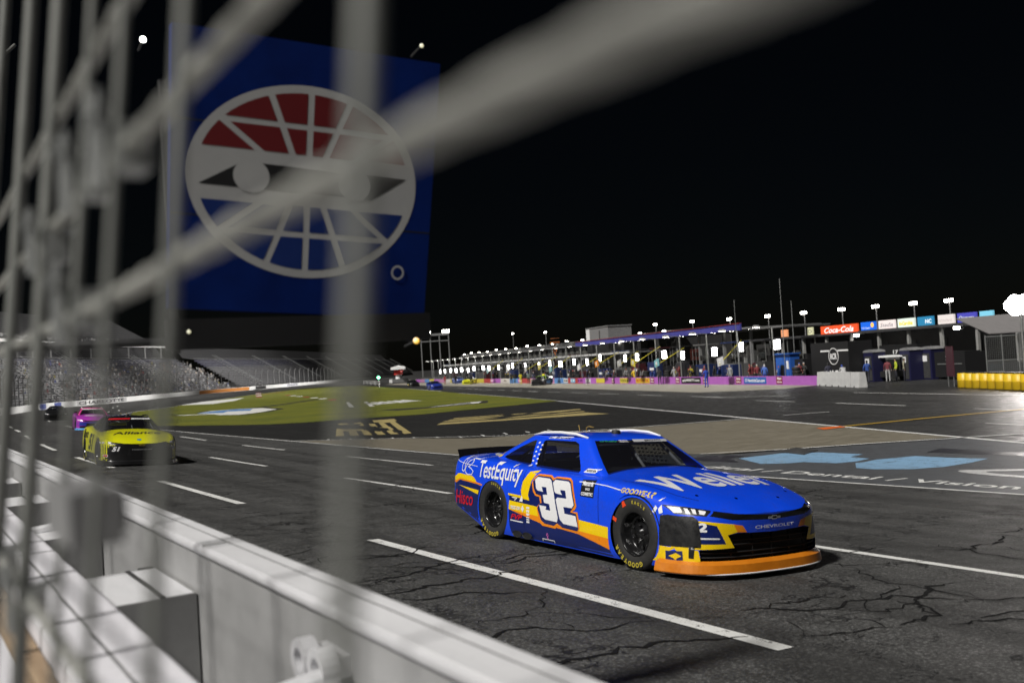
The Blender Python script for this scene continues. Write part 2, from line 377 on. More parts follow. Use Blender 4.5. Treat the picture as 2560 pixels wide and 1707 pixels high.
    # cabin insides
    g = MB(); g.box((.82, 0, .80), (2.2, 1.44, .03)); g.box((1.55, 0, .86), (.55, 1.36, .10)); g.box((-.05, 0, .86), (.5, 1.3, .10)); CAR['inside'] = g.mesh('dashboard', [M['black']])
    g = MB(); g.box((.42, .36, .92), (.16, .5, .34)); g.box((.55, .13, 1.0), (.34, .05, .2)); g.box((.55, .60, 1.0), (.34, .05, .2)); g.box((.40, .36, 1.08), (.12, .34, .12)); CAR['seat'] = g.mesh('seat', [mat('seat grey', (.05,.05,.055), .6)])
    g = MB()
    for s in (-1, 1):
        g.tube([(1.72, s*.66, .82), (1.36, s*.52, 1.17), (.45, s*.50, 1.20), (.25, s*.60, .82)], .02, 8); g.tube([(.47, s*.50, 1.20), (-.25, s*.48, .90)], .02, 8)
        g.tube([(.60, s*.68, .80), (.50, s*.52, 1.18)], .02, 8)
    g.tube([(1.36, -.52, 1.17), (1.36, .52, 1.17)], .02, 8); g.tube([(.46, -.5, 1.2), (.46, .5, 1.2)], .02, 8); g.tube([(1.36, .05, 1.17), (1.68, .08, .84)], .018, 8)
    g.tube([(.46, -.5, .95), (.46, .5, .95)], .02, 8); CAR['cage'] = g.mesh('roll_cage', [mat('cage grey', (.42,.42,.43), .45)], True)
    g = MB()
    for i in range(9):
        for j in range(6):
            if (i*7+j*5) % 11 != 0: g.box((.72+.075*i, .675-.10*(j/6), .90+.045*j), (.03, .012, .016))
    CAR['net'] = g.mesh('window_net', [mat('net webbing', (.20,.20,.20), .7)])
    g = MB()
    CAR['rails'] = []
    for s in (-1, 1): CAR['rails'].append(MB().tube([(.24, s*.50, 1.252), (.5, s*.535, 1.285), (.85, s*.545, 1.296), (1.15, s*.540, 1.283), (1.37, s*.535, 1.245)], [.012, .018, .018, .018, .012], 8).mesh('roof_rail', [M['white']], True))
    g = MB(); g.lathe([(.055, 0), (.055, .03), (.045, .055), (0, .06)], 16, c=(1.22, -.02, 1.268)); CAR['camera'] = g.mesh('roof_camera', [M['black']], True)
    g = MB(); g.tube([(.35, .1, 1.29), (.33, .1, 1.36)], .006, 6); brass = mat('brass', (.5,.35,.1), .4, .6); CAR['antenna'] = [g.mesh('antenna', [brass]), MB().tube([(.78, -.12, 1.295), (.78, -.12, 1.345), (.86, -.14, 1.36), (.95, -.14, 1.35)], .006, 6).mesh('antenna', [brass])]
    CAR['pipes'] = []
    for x in (.55, .76):
        g = MB(); vv = [(x+.085*math.cos(a)*1.1, -.972, .118+.035*math.sin(a)) for a in np.linspace(0, 2*math.pi, 17)[:-1]]; g.add(vv, [tuple(range(16))]); g.tube([v for v in vv]+[vv[0]], .006, 5); CAR['pipes'].append(g.mesh('exhaust_pipe', [M['black']]))
    # lettering ring for the tyres
    CAR['letters'] = ring_text('GOODYEAR', .302, .046, (212, 292)); CAR['letters2'] = ring_text('EAGLE', .312, .030, (58, 92))
def text_mesh(body, size=1., shear=0., offset=0., sp=1., align='CENTER'):
    c = bpy.data.curves.new('lettering', 'FONT'); c.body = body; c.size = size; c.shear = shear; c.offset = offset; c.space_character = sp; c.align_x = align; c.resolution_u = 4
    o = bpy.data.objects.new('lettering', c); COL.objects.link(o); dg = bpy.context.evaluated_depsgraph_get(); me = o.evaluated_get(dg).to_mesh()
    vs_ = [tuple(v.co[:2]) for v in me.vertices]; fs = [tuple(p.vertices) for p in me.polygons]; o.evaluated_get(dg).to_mesh_clear()
    bpy.data.objects.remove(o); bpy.data.curves.remove(c); return vs_, fs
def fit_text(body, u0, u1, v0, v1, **kw):
    """text stretched to the box u0..u1, v0..v1"""
    vs_, fs = text_mesh(body, **kw); a = np.array(vs_); lo, hi = a.min(0), a.max(0)
    return [(u0+(x-lo[0])/(hi[0]-lo[0])*(u1-u0), v0+(y-lo[1])/(hi[1]-lo[1])*(v1-v0)) for x, y in vs_], fs
def ring_text(body, r, h, arc):
    g = MB(); n = len(body); a0, a1 = map(math.radians, arc)
    for k, ch in enumerate(body):
        vs_, fs = text_mesh(ch, h*1.35, 0, h*.06); a = a1+(a0-a1)*k/(n-1)
        g.add([r_(r-h/2+y, -x, a) for x, y in vs_], fs)
    return g.mesh('lettering', [mat('tyre yellow', (.42,.34,.03), .7)], fix=False)
def r_(rr, t, a): return (rr*math.cos(a)-t*math.sin(a), -.151, rr*math.sin(a)+t*math.cos(a))
AX = {'side': lambda u, v: (Vector((u, -3, v)), Vector((0, 1, 0))), 'left': lambda u, v: (Vector((u, 3, v)), Vector((0, -1, 0))), 'front': lambda u, v: (Vector((6, u, v)), Vector((-1, 0, 0))), 'top': lambda u, v: (Vector((u, v, 3)), Vector((0, 0, -1)))}
def decal(name, shapes, axis, material, layer, parent, step=.045, smooth=True):
    bm = bmesh.new()
    for s in shapes:
        if isinstance(s, tuple): vs_, fs = s
        else: vs_ = s; fs = [tuple(t) for t in tessellate_polygon([[Vector((p[0], p[1], 0)) for p in s]])]
        V = [bm.verts.new((p[0], p[1], 0)) for p in vs_]
        for f in fs:
            try: bm.faces.new([V[i] for i in f])
            except ValueError: pass
    a = np.array([v.co[:2] for v in bm.verts]); lo, hi = a.min(0), a.max(0)
    for i in (0, 1):
        for t in np.arange(math.floor(lo[i]/step)*step+step, hi[i], step):
            co = Vector((0,0,0)); no = Vector((0,0,0)); co[i] = t; no[i] = 1
            bmesh.ops.bisect_plane(bm, geom=bm.verts[:]+bm.edges[:]+bm.faces[:], dist=1e-6, plane_co=co, plane_no=no)
    bad = []
    for v in bm.verts:
        o, d = AX[axis](v.co.x, v.co.y); h, n, _, _ = CAR['bvh'].ray_cast(o, d)
        if h is None: bad.append(v); continue
        if n.dot(d) > 0: n = -n
        v.co = h+n*(.0016*layer+.0012)
    if bad: bmesh.ops.delete(bm, geom=bad, context='VERTS')
    me = bpy.data.meshes.new(name); bm.to_mesh(me); bm.free(); me.materials.append(material)
    me.polygons.foreach_set('use_smooth', [True]*len(me.polygons)); me.update(); return link(name, me, parent)
def paint_copy(me, m):
    o = me.copy(); o.materials.clear(); o.materials.append(m); return o
WHEELS = [(2.667, -1), (2.667, 1), (0, -1), (0, 1)]
def make_car(name, paint, cabin=None, split=None, lip=None, rails=None, tyre_letters=True, spoiler=None):
    r = empty(name)
    link('body', paint_copy(CAR['body'], paint), r); link('cabin', paint_copy(CAR['cabin'], cabin or paint), r)
    for k, nm in (('windscreen', 'windscreen'), ('rearwin', 'rear_window'), ('grille', 'grille'), ('upgrille', 'upper_grille'), ('floor', 'floor_pan'), ('inside', 'dashboard'), ('seat', 'seat'), ('cage', 'roll_cage'), ('camera', 'roof_camera')): link(nm, CAR[k], r)
    for k, nm in (('side', 'side_window'), ('wells', 'wheel_well'), ('antenna', 'antenna'), ('pipes', 'exhaust_pipe')):
        for me in CAR[k]: link(nm, me, r)
    tag(link('window_net', CAR['net'], r), kind='stuff')
    for me in CAR['rails']: link('roof_rail', paint_copy(me, rails) if rails else me, r)
    link('splitter', paint_copy(CAR['splitter'], split or paint), r)
    if lip: link('splitter_lip', CAR['lip'], r)
    link('spoiler', CAR['spoiler'] if not spoiler else paint_copy(CAR['spoiler'], spoiler), r)
    for x, s in WHEELS:
        w = link('wheel', CAR['tyre'], r, (x, s*.824, .3555)); w.rotation_euler.z = 0 if s < 0 else math.pi
        link('rim', CAR['rim'], w); tag(link('rim_hole', CAR['holes'], w), kind='stuff')
        if tyre_letters:
            link('lettering', CAR['letters'], w); link('lettering', CAR['letters2'], w)
    return r
def place_car(r, X, Y, hd=0., bank=.067, z=None):
    """front towards -Y, turned by hd; bank lowers the driver's side"""
    fx = Vector((math.sin(hd), -math.cos(hd), 0)); lf = Vector((math.cos(hd)*math.cos(bank), math.sin(hd)*math.cos(bank), -math.sin(bank))); up = fx.cross(lf)
    r.matrix_world = Matrix(((fx.x, lf.x, up.x, X), (fx.y, lf.y, up.y, Y), (fx.z, lf.z, up.z, z if z is not None else ztrack(X, Y)), (0, 0, 0, 1)))
XW = pchip([(-400,1.3),(-15,1.3),(35,1.3),(60,2.2),(95,5),(140,11),(190,22),(222,44),(250,60),(285,86),(315,110),(375,156),(480,230),(800,440)])   # outside wall
def bank_of(Y): return .067*(1 if Y < 60 else max(.15, 1-(Y-60)/130))
def ztrack(X, Y=0):
    xr = X-(XW(Y)-1.3); return -.95+max(0, 21.18-xr)*bank_of(Y)
car_meshes()
# ------------------------------------------------------------------ blue number 32 car
P_BLUE = m_paint('racing blue', (.004,.066,.80)); P_NAVY = m_paint('navy', (.003,.012,.11), .04)
V_YEL = m_paint('livery yellow', (.88,.60,.0), .04); V_ORG = m_paint('livery orange', (.85,.25,.004), .04); V_WHT = m_paint('livery white', (.80,.80,.81), .03)
V_RED = mat('livery red', (.55,.01,.02), .4); V_BLK = mat('livery black', (.008,.008,.009), .45); V_GRN = mat('livery green', (.02,.22,.12), .5)
V_GRY = mat('livery silver', (.45,.46,.48), .4); V_PNK = mat('livery pink', (.6,.15,.45), .5); V_GOLD = mat('livery gold', (.68,.52,.10), .5)
hero = make_car('stock_car', P_BLUE, split=m_noisy('scuffed orange splitter', (.52,.15,.006), (.62,.20,.010), 7, .45, .1, 0, .2), lip=True)
tag(hero, 'blue number 32 stock car with yellow and orange stripes, nearest on the track', 'race car', 'race cars')
three = [(.934,.80),(1.17,.797),(1.211,.776),(1.277,.652),(1.376,.386),(1.357,.337),(1.129,.343),(1.069,.37),(1.01,.493),(1.148,.489),(1.14,.452),(1.229,.45),(1.206,.52),(1.104,.526),(1.071,.612),(1.157,.618),(1.125,.698),(1.037,.699),(1.049,.673),(1.074,.646),(.962,.652),(.928,.674),(.888,.769)]
two = [(1.243,.759),(1.282,.791),(1.529,.788),(1.568,.767),(1.667,.549),(1.63,.513),(1.477,.513),(1.502,.443),(1.703,.437),(1.744,.324),(1.48,.331),(1.414,.371),(1.325,.58),(1.351,.604),(1.523,.606),(1.491,.687),(1.397,.69),(1.408,.665),(1.441,.639),(1.32,.646),(1.288,.667)]
navy = [(.932,.816),(1.181,.814),(1.235,.78),(1.292,.809),(1.531,.806),(1.579,.782),(1.683,.55),(1.638,.502),(1.603,.469),(1.714,.459),(1.754,.309),(1.732,.279),(1.46,.287),(1.357,.325),(1.295,.29),(1.11,.297),(1.044,.329),(.972,.454),(1.014,.511),(1.053,.519),(1.03,.599),(.933,.611),(.886,.661),(.848,.747)]
orange = [(.947,.836),(1.187,.834),(1.246,.809),(1.297,.826),(1.543,.826),(1.598,.797),(1.712,.539),(1.686,.50),(1.631,.476),(1.734,.479),(1.758,.406),(1.774,.311),(1.727,.268),(1.459,.271),(1.364,.30),(1.322,.262),(1.065,.268),(1.0,.31),(.955,.462),(1.023,.521),(1.002,.583),(.919,.59),(.869,.631),(.827,.731),(.869,.797)]
stripeY = [(.385,.495),(1.0,.468),(1.738,.404),(2.275,.38),(2.275,.266),(1.736,.285),(1.0,.361),(.375,.392)]
stripeO = [(.375,.392),(1.0,.361),(1.736,.285),(2.275,.266),(2.29,.155),(1.733,.252),(1.164,.283),(1.032,.29),(.787,.325)]
lowerN = [(.375,.392),(.787,.325),(1.164,.283),(1.733,.252),(2.29,.155),(2.33,.088),(.42,.088),(.38,.2)]
midN = [(.38,.558),(.80,.523),(.77,.60),(.80,.72),(.86,.72),(.9,.62),(1.0,.6),(1.02,.52),(.95,.468),(.385,.495)]
swoosh = [(.75,.85),(.92,.872),(.811,.745),(.769,.589),(.801,.525),(.36,.556),(.355,.578),(.638,.568),(.617,.628),(.643,.734)]
rearY = [(-1.11,.69),(-1.05,.685),(-.96,.728),(-.90,.734),(-.532,.718),(-.477,.697),(-.412,.653),(-.492,.653),(-.90,.672),(-1.0,.637),(-1.11,.64)]
rearO = [(-1.11,.64),(-1.0,.637),(-.90,.672),(-.492,.653),(-.412,.653),(-.26,.636),(-.27,.617),(-.438,.632),(-.90,.652),(-1.0,.608),(-1.11,.612)]
rearN = [(-1.11,.612),(-1.0,.608),(-.90,.652),(-.438,.632),(-.29,.61),(-.34,.50),(-.375,.38),(-.375,.17),(-.7,.245),(-1.10,.325)]
D = lambda n, sh, ax, m, ly, **k: decal(n, sh, ax, m, ly, hero, **k)
D('lower_panel_stripe', [lowerN], 'side', P_NAVY, 0); D('rear_panel_stripe', [rearN], 'side', P_NAVY, 0); D('lower_panel_stripe', [midN], 'side', P_NAVY, 0)
D('side_stripe', [stripeY], 'side', V_YEL, 1); D('side_stripe', [stripeO], 'side', V_ORG, 1); D('side_stripe', [swoosh], 'side', V_YEL, 1)
D('rear_stripe', [rearY], 'side', V_YEL, 1); D('rear_stripe', [rearO], 'side', V_ORG, 1); D('rear_stripe', [[(-.93,.584),(-.345,.555),(-.365,.505)]], 'side', V_YEL, 1)
D('pillar_stripe', [[(-.40,.99),(-.30,.985),(-.05,1.15),(.10,1.15),(.02,1.115),(-.12,1.05),(-.16,.985),(-.22,.965)]], 'side', V_YEL, 1)
D('number_outline', [orange], 'side', V_ORG, 2); D('number_outline', [navy], 'side', P_NAVY, 3); D('number', [three, two], 'side', V_WHT, 4)
D('lettering', [fit_text('TestEquity', -.37, .60, .655, .925, shear=.12, offset=.012)], 'side', V_WHT, 3, step=.06)
# outlined TE emblem
def stroke(pts, w):
    out = []
    for a, b in zip(pts, pts[1:]):
        a, b = Vector(a), Vector(b); t = (b-a).normalized(); n = Vector((-t.y, t.x))*w/2; a = a-t*w*.35; b = b+t*w*.35; out.append([tuple(a+n), tuple(b+n), tuple(b-n), tuple(a-n)])
    return out
te = stroke([(-.84,.955),(-.76,.985),(-.33,.975),(-.43,.93),(-.60,.935),(-.70,.885),(-.76,.80),(-.81,.76),(-.85,.78),(-.85,.86),(-.79,.945),(-.84,.955)], .012)+stroke([(-.68,.978),(-.74,.93),(-.78,.85),(-.755,.76),(-.68,.73),(-.56,.735),(-.53,.78),(-.60,.81),(-.68,.83),(-.60,.86),(-.56,.90),(-.60,.93)], .012)
D('emblem', te, 'side', V_WHT, 3)
D('pinstripe', stroke([(-1.09,.90),(-.86,.868),(-.42,.845)], .006), 'side', V_WHT, 2)
D('pinstripe', stroke([(1.72,.80),(1.95,.80),(2.2,.79),(2.44,.765)], .008), 'side', V_WHT, 2)
D('lettering', [fit_text('Hisco', -1.02, -.50, .345, .52, shear=.25, offset=.012)], 'side', V_RED, 3)
D('sponsor_decal', [fit_text('FVP', .42, .66, .285, .345, shear=.3, offset=.03)], 'side', V_RED, 3); D('sponsor_decal', [[(.41,.262),(.67,.258),(.67,.27),(.41,.274)]], 'side', V_WHT, 2)
D('sponsor_decal', [fit_text('nascar.com', .42, .62, .40, .44, offset=.02), [(.64,.42),(.67,.46),(.70,.42),(.67,.38)]], 'side', V_WHT, 3)
D('sponsor_decal', stroke([(.45,.535),(.55,.535),(.50,.505)], .01), 'side', V_WHT, 3); D('sponsor_decal', [[(.60,.50),(.67,.50),(.67,.53),(.65,.57),(.62,.53)]], 'side', V_WHT, 3)
D('sponsor_decal', [[(.75,z),(.81,z),(.81,z+h),(.75,z+h)] for z, h in ((.43,.02),(.39,.025),(.352,.025),(.325,.012),(.30,.012),(.27,.02))], 'side', V_WHT, 3)
D('sponsor_panel', [[(1.765,.825),(1.995,.832),(1.995,.65),(1.76,.655)]], 'side', V_BLK, 1)
D('sponsor_decal', [fit_text('Menards', 1.785, 1.97, .765, .815, offset=.03), fit_text('2022', 1.84, 1.92, .722, .745, offset=.03), fit_text('COMETIC', 1.775, 1.98, .665, .70, offset=.04)], 'side', V_WHT, 2)
D('sponsor_panel', [[(1.60,.885),(1.66,.93),(1.86,.928),(1.80,.885)]], 'side', V_WHT, 2); D('sponsor_decal', [fit_text('INSIDER', 1.65, 1.81, .895, .918, offset=.03)], 'side', V_BLK, 3)
D('lettering', [([(x, z+.0*x-(x-2.45)**2*.13) for x, z in fit_text('GOODYEAR', 2.45, 2.90, .742, .790, offset=.02, shear=.1)[0]], fit_text('GOODYEAR', 0, 1, 0, 1, offset=.02, shear=.1)[1])], 'side', V_GOLD, 2)
D('stone_chip', [[(2.93,.60),(2.96,.66),(2.99,.64),(2.965,.585)],[(2.97,.70),(3.01,.735),(3.0,.70)],[(3.0,.63),(3.03,.67),(3.06,.60),(3.02,.585)],[(2.9,.55),(2.92,.58),(2.925,.54)],[(3.04,.56),(3.06,.585),(3.065,.545)]], 'side', V_WHT, 2)
D('jack_mark', stroke([(1.05,.100),(1.05,.122),(1.28,.122),(1.28,.10)], .010), 'side', V_WHT, 2); D('ribbon', stroke([(1.14,.128),(1.17,.17),(1.155,.195),(1.14,.17),(1.17,.128)], .008), 'side', V_PNK, 2)
D('driver_name', [[(.66,1.222),(1.10,1.228),(1.10,1.250),(.66,1.244)]], 'side', V_WHT, 1); D('driver_name', [fit_text('C. Brown', .68, 1.08, 1.226, 1.246, shear=.2, offset=.02)], 'side', P_NAVY, 2)
pdl = D('pillar_decal', [[(x+(.08 if j % 2 else 0)-.02*j*.35, z), (x+.035+(.08 if j % 2 else 0)-.02*j*.35, z), (x+.035+(.08 if j % 2 else 0)-.02*j*.35, z+.018), (x+(.08 if j % 2 else 0)-.02*j*.35, z+.018)] for j in range(11) for x, z in [(.575-.0*j, .90+.026*j)]], 'side', V_WHT, 1)
pdl['kind'] = 'stuff'
# front end
D('headlight', [[(-.915,.672),(-.80,.660),(-.65,.630),(-.725,.582),(-.80,.590),(-.895,.598)]], 'front', V_BLK, 1)
D('headlight', [[(-.905,.662),(-.85,.655),(-.86,.61),(-.895,.605)],[(-.835,.65),(-.815,.648),(-.82,.60),(-.845,.603)],[(-.795,.645),(-.77,.64),(-.785,.60),(-.805,.605)],[(-.75,.635),(-.70,.625),(-.735,.595),(-.765,.60)]], 'front', V_WHT, 2)
D('headlight', [[(.915,.672),(.80,.660),(.65,.630),(.725,.582),(.80,.590),(.895,.598)]], 'front', V_BLK, 1); D('headlight', [[(.90,.66),(.83,.652),(.84,.605),(.89,.605)],[(.77,.64),(.70,.625),(.735,.595),(.77,.60)]], 'front', V_WHT, 2)
for s in (-1, 1):
    f = lambda P: [(s*a, b) for a, b in P]
    D('nose_stripe', [f([(-.93,.54),(-.79,.543),(-.495,.508),(-.457,.433),(-.557,.41),(-.495,.291),(-.783,.28),(-.93,.28),(-.93,.33),(-.787,.329),(-.575,.327),(-.655,.497),(-.79,.529),(-.93,.52)])], 'front', V_YEL, 1)
    D('nose_stripe', [f([(-.495,.508),(-.397,.492),(-.351,.427),(-.457,.433)])], 'front', V_ORG, 1); D('nose_stripe', [f([(-.96,.29),(-.805,.272),(-.79,.17),(-.96,.14)])], 'front', V_YEL, 1)
    D('nose_panel', [f([(-.93,.52),(-.79,.529),(-.655,.497),(-.575,.327),(-.787,.329),(-.93,.33)])], 'front', P_NAVY, 0)
D('nose_number', [fit_text('32', -.88, -.735, .44, .525, offset=.04, shear=.15), [(-.80,.375),(-.63,.372),(-.64,.385),(-.80,.39)]], 'front', V_WHT, 2)
D('lettering', [fit_text('CHEVROLET', -.25, .28, .452, .482, offset=.02)], 'front', V_WHT, 2)
D('emblem', stroke([(-.08,.552),(-.03,.552),(-.03,.562),(.03,.562),(.03,.552),(.08,.552),(.08,.540),(.03,.540),(.03,.532),(-.03,.532),(-.03,.540),(-.08,.540),(-.08,.552)], .007), 'front', V_GRY, 3)
D('nose_sticker', [[(-.945,.25),(-.89,.26),(-.885,.175),(-.94,.155)]], 'front', P_NAVY, 2); D('nose_sticker', [[(-.935,.205),(-.913,.238),(-.893,.212),(-.913,.18)]], 'front', V_YEL, 3)
# black tape over the crumpled corner
tape_m = m_noisy('black duct tape', (.009,.009,.010), (.022,.022,.022), 16, .38, .35)
D('duct_tape', [[(3.035,.575),(3.12,.585),(3.30,.575),(3.30,.30),(3.035,.295)]], 'side', tape_m, 3); D('duct_tape', [[(-.90,.578),(-.815,.582),(-.79,.55),(-.788,.30),(-.83,.30),(-.835,.20),(-.86,.20),(-.86,.30),(-.90,.30)]], 'front', tape_m, 4)
# hood, roof, windscreen banner
hv, hf = fit_text('Weller', -.75, .77, 0, 1, offset=.02, shear=.0); D('lettering', [([(2.97-.55*v, u) for u, v in hv], hf)], 'top', V_WHT, 2, step=.05)
for x, y in ((3.12,-.55),(3.29,-.19),(3.33,.35),(3.15,.66)): D('hood_pin', [circle(x, y, .018, 10)], 'top', M['chrome'], 2)
D('door_seam', stroke([(.66,.86),(.62,.60),(.70,.20)], .005), 'side', V_BLK, 1); D('door_seam', stroke([(2.06,.84),(2.10,.5),(2.12,.13)], .005), 'side', V_BLK, 1); D('bumper_seam', stroke([(-.66,.93),(-.70,.6),(-.74,.27)], .005), 'side', V_BLK, 1); D('hood_seam', stroke([(2.30,-.80),(2.7,-.78),(3.05,-.72),(3.22,-.62)], .006), 'top', V_BLK, 1); D('roof_number', [circle(.72, 0, .36, 24)], 'top', V_ORG, 1); D('roof_number', [circle(.72, 0, .345, 24)], 'top', V_WHT, 2); D('roof_number', [fit_text('32', .5, .94, -.2, .2, offset=.03)], 'top', P_NAVY, 3)
D('windscreen_banner', [[(-.02,1.195),(.53,1.185),(.535,1.212),(-.02,1.222)]], 'front', V_GRY, 1, step=.03); D('lettering', [fit_text('BROWN', .15, .42, 1.196, 1.212, offset=.03)], 'front', V_BLK, 2, step=.03)
D('lettering', [fit_text("O'Reilly", -.46, -.24, 1.194, 1.215, offset=.03, shear=.2)], 'front', V_GRN, 2, step=.03); D('lettering', [fit_text('AUTO\nPARTS', -.22, -.10, 1.193, 1.217, offset=.03)], 'front', V_WHT, 2, step=.03)
for w in [c for c in hero.children if c.name.startswith('wheel') and not c.name.startswith('wheel_well')]:
    if w.location.x > 1 and w.location.y < 0:
        g = MB(); g.add([r_(.29, .03, 2.05), r_(.345, .02, 2.05), r_(.345, -.02, 2.05), r_(.29, -.03, 2.05)], [(0,1,2,3)]); cray = mat('tyre crayon', (.75,.06,.01), .6); g.build('chalk_mark', cray, w, fix=False)
        g = MB(); g.add([r_(.285, .02, 2.75), r_(.345, .02, 2.75), r_(.345, -.02, 2.75), r_(.285, -.02, 2.75)], [(0,1,2,3)]); g.build('chalk_mark', cray, w, fix=False)
place_car(hero, 7.04, 10.16, 0, .067, -.003)
# ------------------------------------------------------------------ ground, track, painted surfaces
ASP = m_asphalt('race track asphalt'); ASP_IN = m_asphalt('infield asphalt', .018, .042, cracks=True, rough=.5, seed=3)
def sheet(name, poly, h, m, parent=None, step=3.0, kind=None):
    bm = bmesh.new(); V = [bm.verts.new((p[0], p[1], 0)) for p in poly]
    for t in tessellate_polygon([[Vector((p[0], p[1], 0)) for p in poly]]):
        try: bm.faces.new([V[i] for i in t])
        except ValueError: pass
    a = np.array(poly); lo, hi = a.min(0), a.max(0)
    for i in (0, 1):
        ts = list(np.arange(math.floor(lo[i]/step)*step+step, hi[i], step))+([21.18] if i == 0 else [])
        for t in ts:
            co = Vector((0,0,0)); no = Vector((0,0,0)); co[i] = t; no[i] = 1
            bmesh.ops.bisect_plane(bm, geom=bm.verts[:]+bm.edges[:]+bm.faces[:], dist=1e-6, plane_co=co, plane_no=no)
    for v in bm.verts: v.co.z = ztrack(v.co.x, v.co.y)+h
    bmesh.ops.recalc_face_normals(bm, faces=bm.faces)
    for f in bm.faces:
        if f.normal.z < 0: f.normal_flip()
    me = bpy.data.meshes.new(name); bm.to_mesh(me); bm.free(); me.materials.append(m); o = link(name, me, parent)
    if kind: tag(o, kind=kind)
    return o
g = MB(); n_ = 12; S_ = 2600
g.add([(-S_+2*S_*i/n_, -S_+2*S_*j/n_, -.962) for j in range(n_+1) for i in range(n_+1)], [(j*(n_+1)+i, j*(n_+1)+i+1, (j+1)*(n_+1)+i+1, (j+1)*(n_+1)+i) for j in range(n_) for i in range(n_)])
ground = tag(g.build('ground', ASP_IN), kind='structure')
# track ribbon follows the outside wall
ys = np.concatenate([np.arange(-60, 60, 4.), np.arange(60, 480, 6.)]); xr = np.concatenate([np.linspace(-.6, 21.18, 12), [21.6]]); vv = []
for Y in ys:
    for x in xr: X = x-1.3+XW(Y)+ (0 if x > -.5 else 0); vv.append((X, Y, ztrack(X, Y)-(.02 if x > 21.3 else 0)))
k_ = len(xr); g = MB().add(vv, [(j*k_+i, j*k_+i+1, (j+1)*k_+i+1, (j+1)*k_+i) for j in range(len(ys)-1) for i in range(k_-1)])
track = tag(g.build('track', ASP, smooth=True), kind='structure')
W_LINE = m_worn('worn white line paint', (.74,.74,.72), (.04,.04,.04), .43, .6, 8); W_OLD = m_worn('scuffed white line paint', (.42,.42,.41), (.035,.035,.035), .45, .6, 5)
def strip(name, pts, w, m=W_LINE, parent=track, h=.004):
    pts = [Vector(p) for p in pts]; L = []; R = []
    dn = [pts[0]]
    for a, b in zip(pts, pts[1:]):
        k = max(1, int((b-a).length/3)); dn += [a+(b-a)*(i+1)/k for i in range(k)]
    vv = []
    for i, p in enumerate(dn):
        t = (dn[min(i+1, len(dn)-1)]-dn[max(i-1, 0)]).normalized(); n = Vector((-t.y, t.x))*w/2
        for q in (p+n, p-n): vv.append((q.x, q.y, ztrack(q.x, q.y)+h))
    g = MB().add(vv, [(2*i, 2*i+1, 2*i+3, 2*i+2) for i in range(len(dn)-1)]); me = g.mesh(name, m, fix=False)
    o = link(name, me, parent); return o
L1 = pchip([(-20,5.3),(4.6,4.99),(10.9,4.82),(21.3,4.69),(32,4.62),(60,5.8),(110,9.5),(200,30)]); L2 = pchip([(-20,9.3),(5.2,8.84),(15.4,8.38),(29.5,7.95),(60,9.2),(110,13),(200,34)])
L3 = pchip([(-20,12.8),(22.3,11.63),(36.5,11.1),(60,12.0),(110,16.5),(200,38)]); L4 = pchip([(-20,18.6),(9.4,16.4),(14.1,15.6),(25.9,14.4),(38.7,13.9),(58,12.9),(85,15.4),(125,24.6),(156,39),(206,65),(245,88),(300,125)])
for L, w, ds in ((L1, .16, [(-7.5,-1),(4.6,10.9),(15.9,21.4),(26.4,32),(37,42.5),(48,53),(59,64),(70,75)]), (L2, .14, [(2.2,8.6),(15.4,19.8),(24.6,29.5),(35,40),(46,51),(57,62),(68,73),(90,96)]), (L3, .14, [(12,16.5),(22.3,27.3),(32.2,36.6),(42,47),(53,58),(64,69),(80,86),(100,106)])):
    for a, b in ds: strip('lane_marking', [(L(y), y) for y in np.linspace(a, b, 5)], w)
for x, y, a in ((26,141,.4),(23.4,134,.4),(29.8,166.6,.4),(25.3,153,.4),(20,120,.35),(21,165,.4),(33,180,.5)): strip('lane_marking', [(x-1.2*a, y-2.5), (x+1.2*a, y+2.5)], .25)
strip('edge_line', [(L4(y), y) for y in np.concatenate([np.arange(-12, 60, 4), np.arange(60, 260, 8)])], .15)
TAN = m_noisy('tan concrete', (.13,.115,.085), (.19,.17,.13), 1.6, .55, .2, stretch=(1,3,1)); BLK = m_asphalt('new black asphalt', .006, .014, cracks=False, rough=.6, seed=5)
tag(sheet('dark_asphalt_strip', [(13.0,59.7),(13.8,45),(14.1,39.5),(19.0,38.9),(23.0,35.6),(27.0,33.5),(32.5,31.3),(44.2,62.6),(36.9,61.3),(31.3,60.4),(25.7,63),(18.8,63.9),(14.3,66)], .003, BLK), kind='structure')
tag(sheet('concrete_pavement', [(14.05,38.7),(18.6,38.5),(22.8,35.4),(26.7,33.3),(32.4,31.0),(29.9,23.9),(27.8,18.1),(25.4,19.2),(22.8,20.6),(20.5,21.8),(15.3,24.2),(14.6,26)], .004, TAN), kind='structure')
GPNT = m_worn('faded grey ground paint', (.075,.08,.088), (.03,.03,.03), .45, .55, 3)
tag(sheet('painted_pavement', [(16.4,9.6),(15.75,14),(15.0,19.5),(18,22.6),(22.6,20.4),(25.3,19.0),(27.5,17.6),(26.7,15.2),(27.5,7),(17.2,6.2)], .003, GPNT), kind='structure')
PITW = m_noisy('pale pit box concrete', (.24,.22,.18), (.34,.32,.27), .8, .6, .1, stretch=(1,.3,1))
tag(sheet('pit_box_pavement', [(61.3,51),(56.5,50.5),(53,56),(60.5,78),(70,108),(81,146),(104,222),(112,224),(89.5,146),(78.1,105.7),(70.8,82),(64.8,63.4)], .004, PITW), kind='structure')
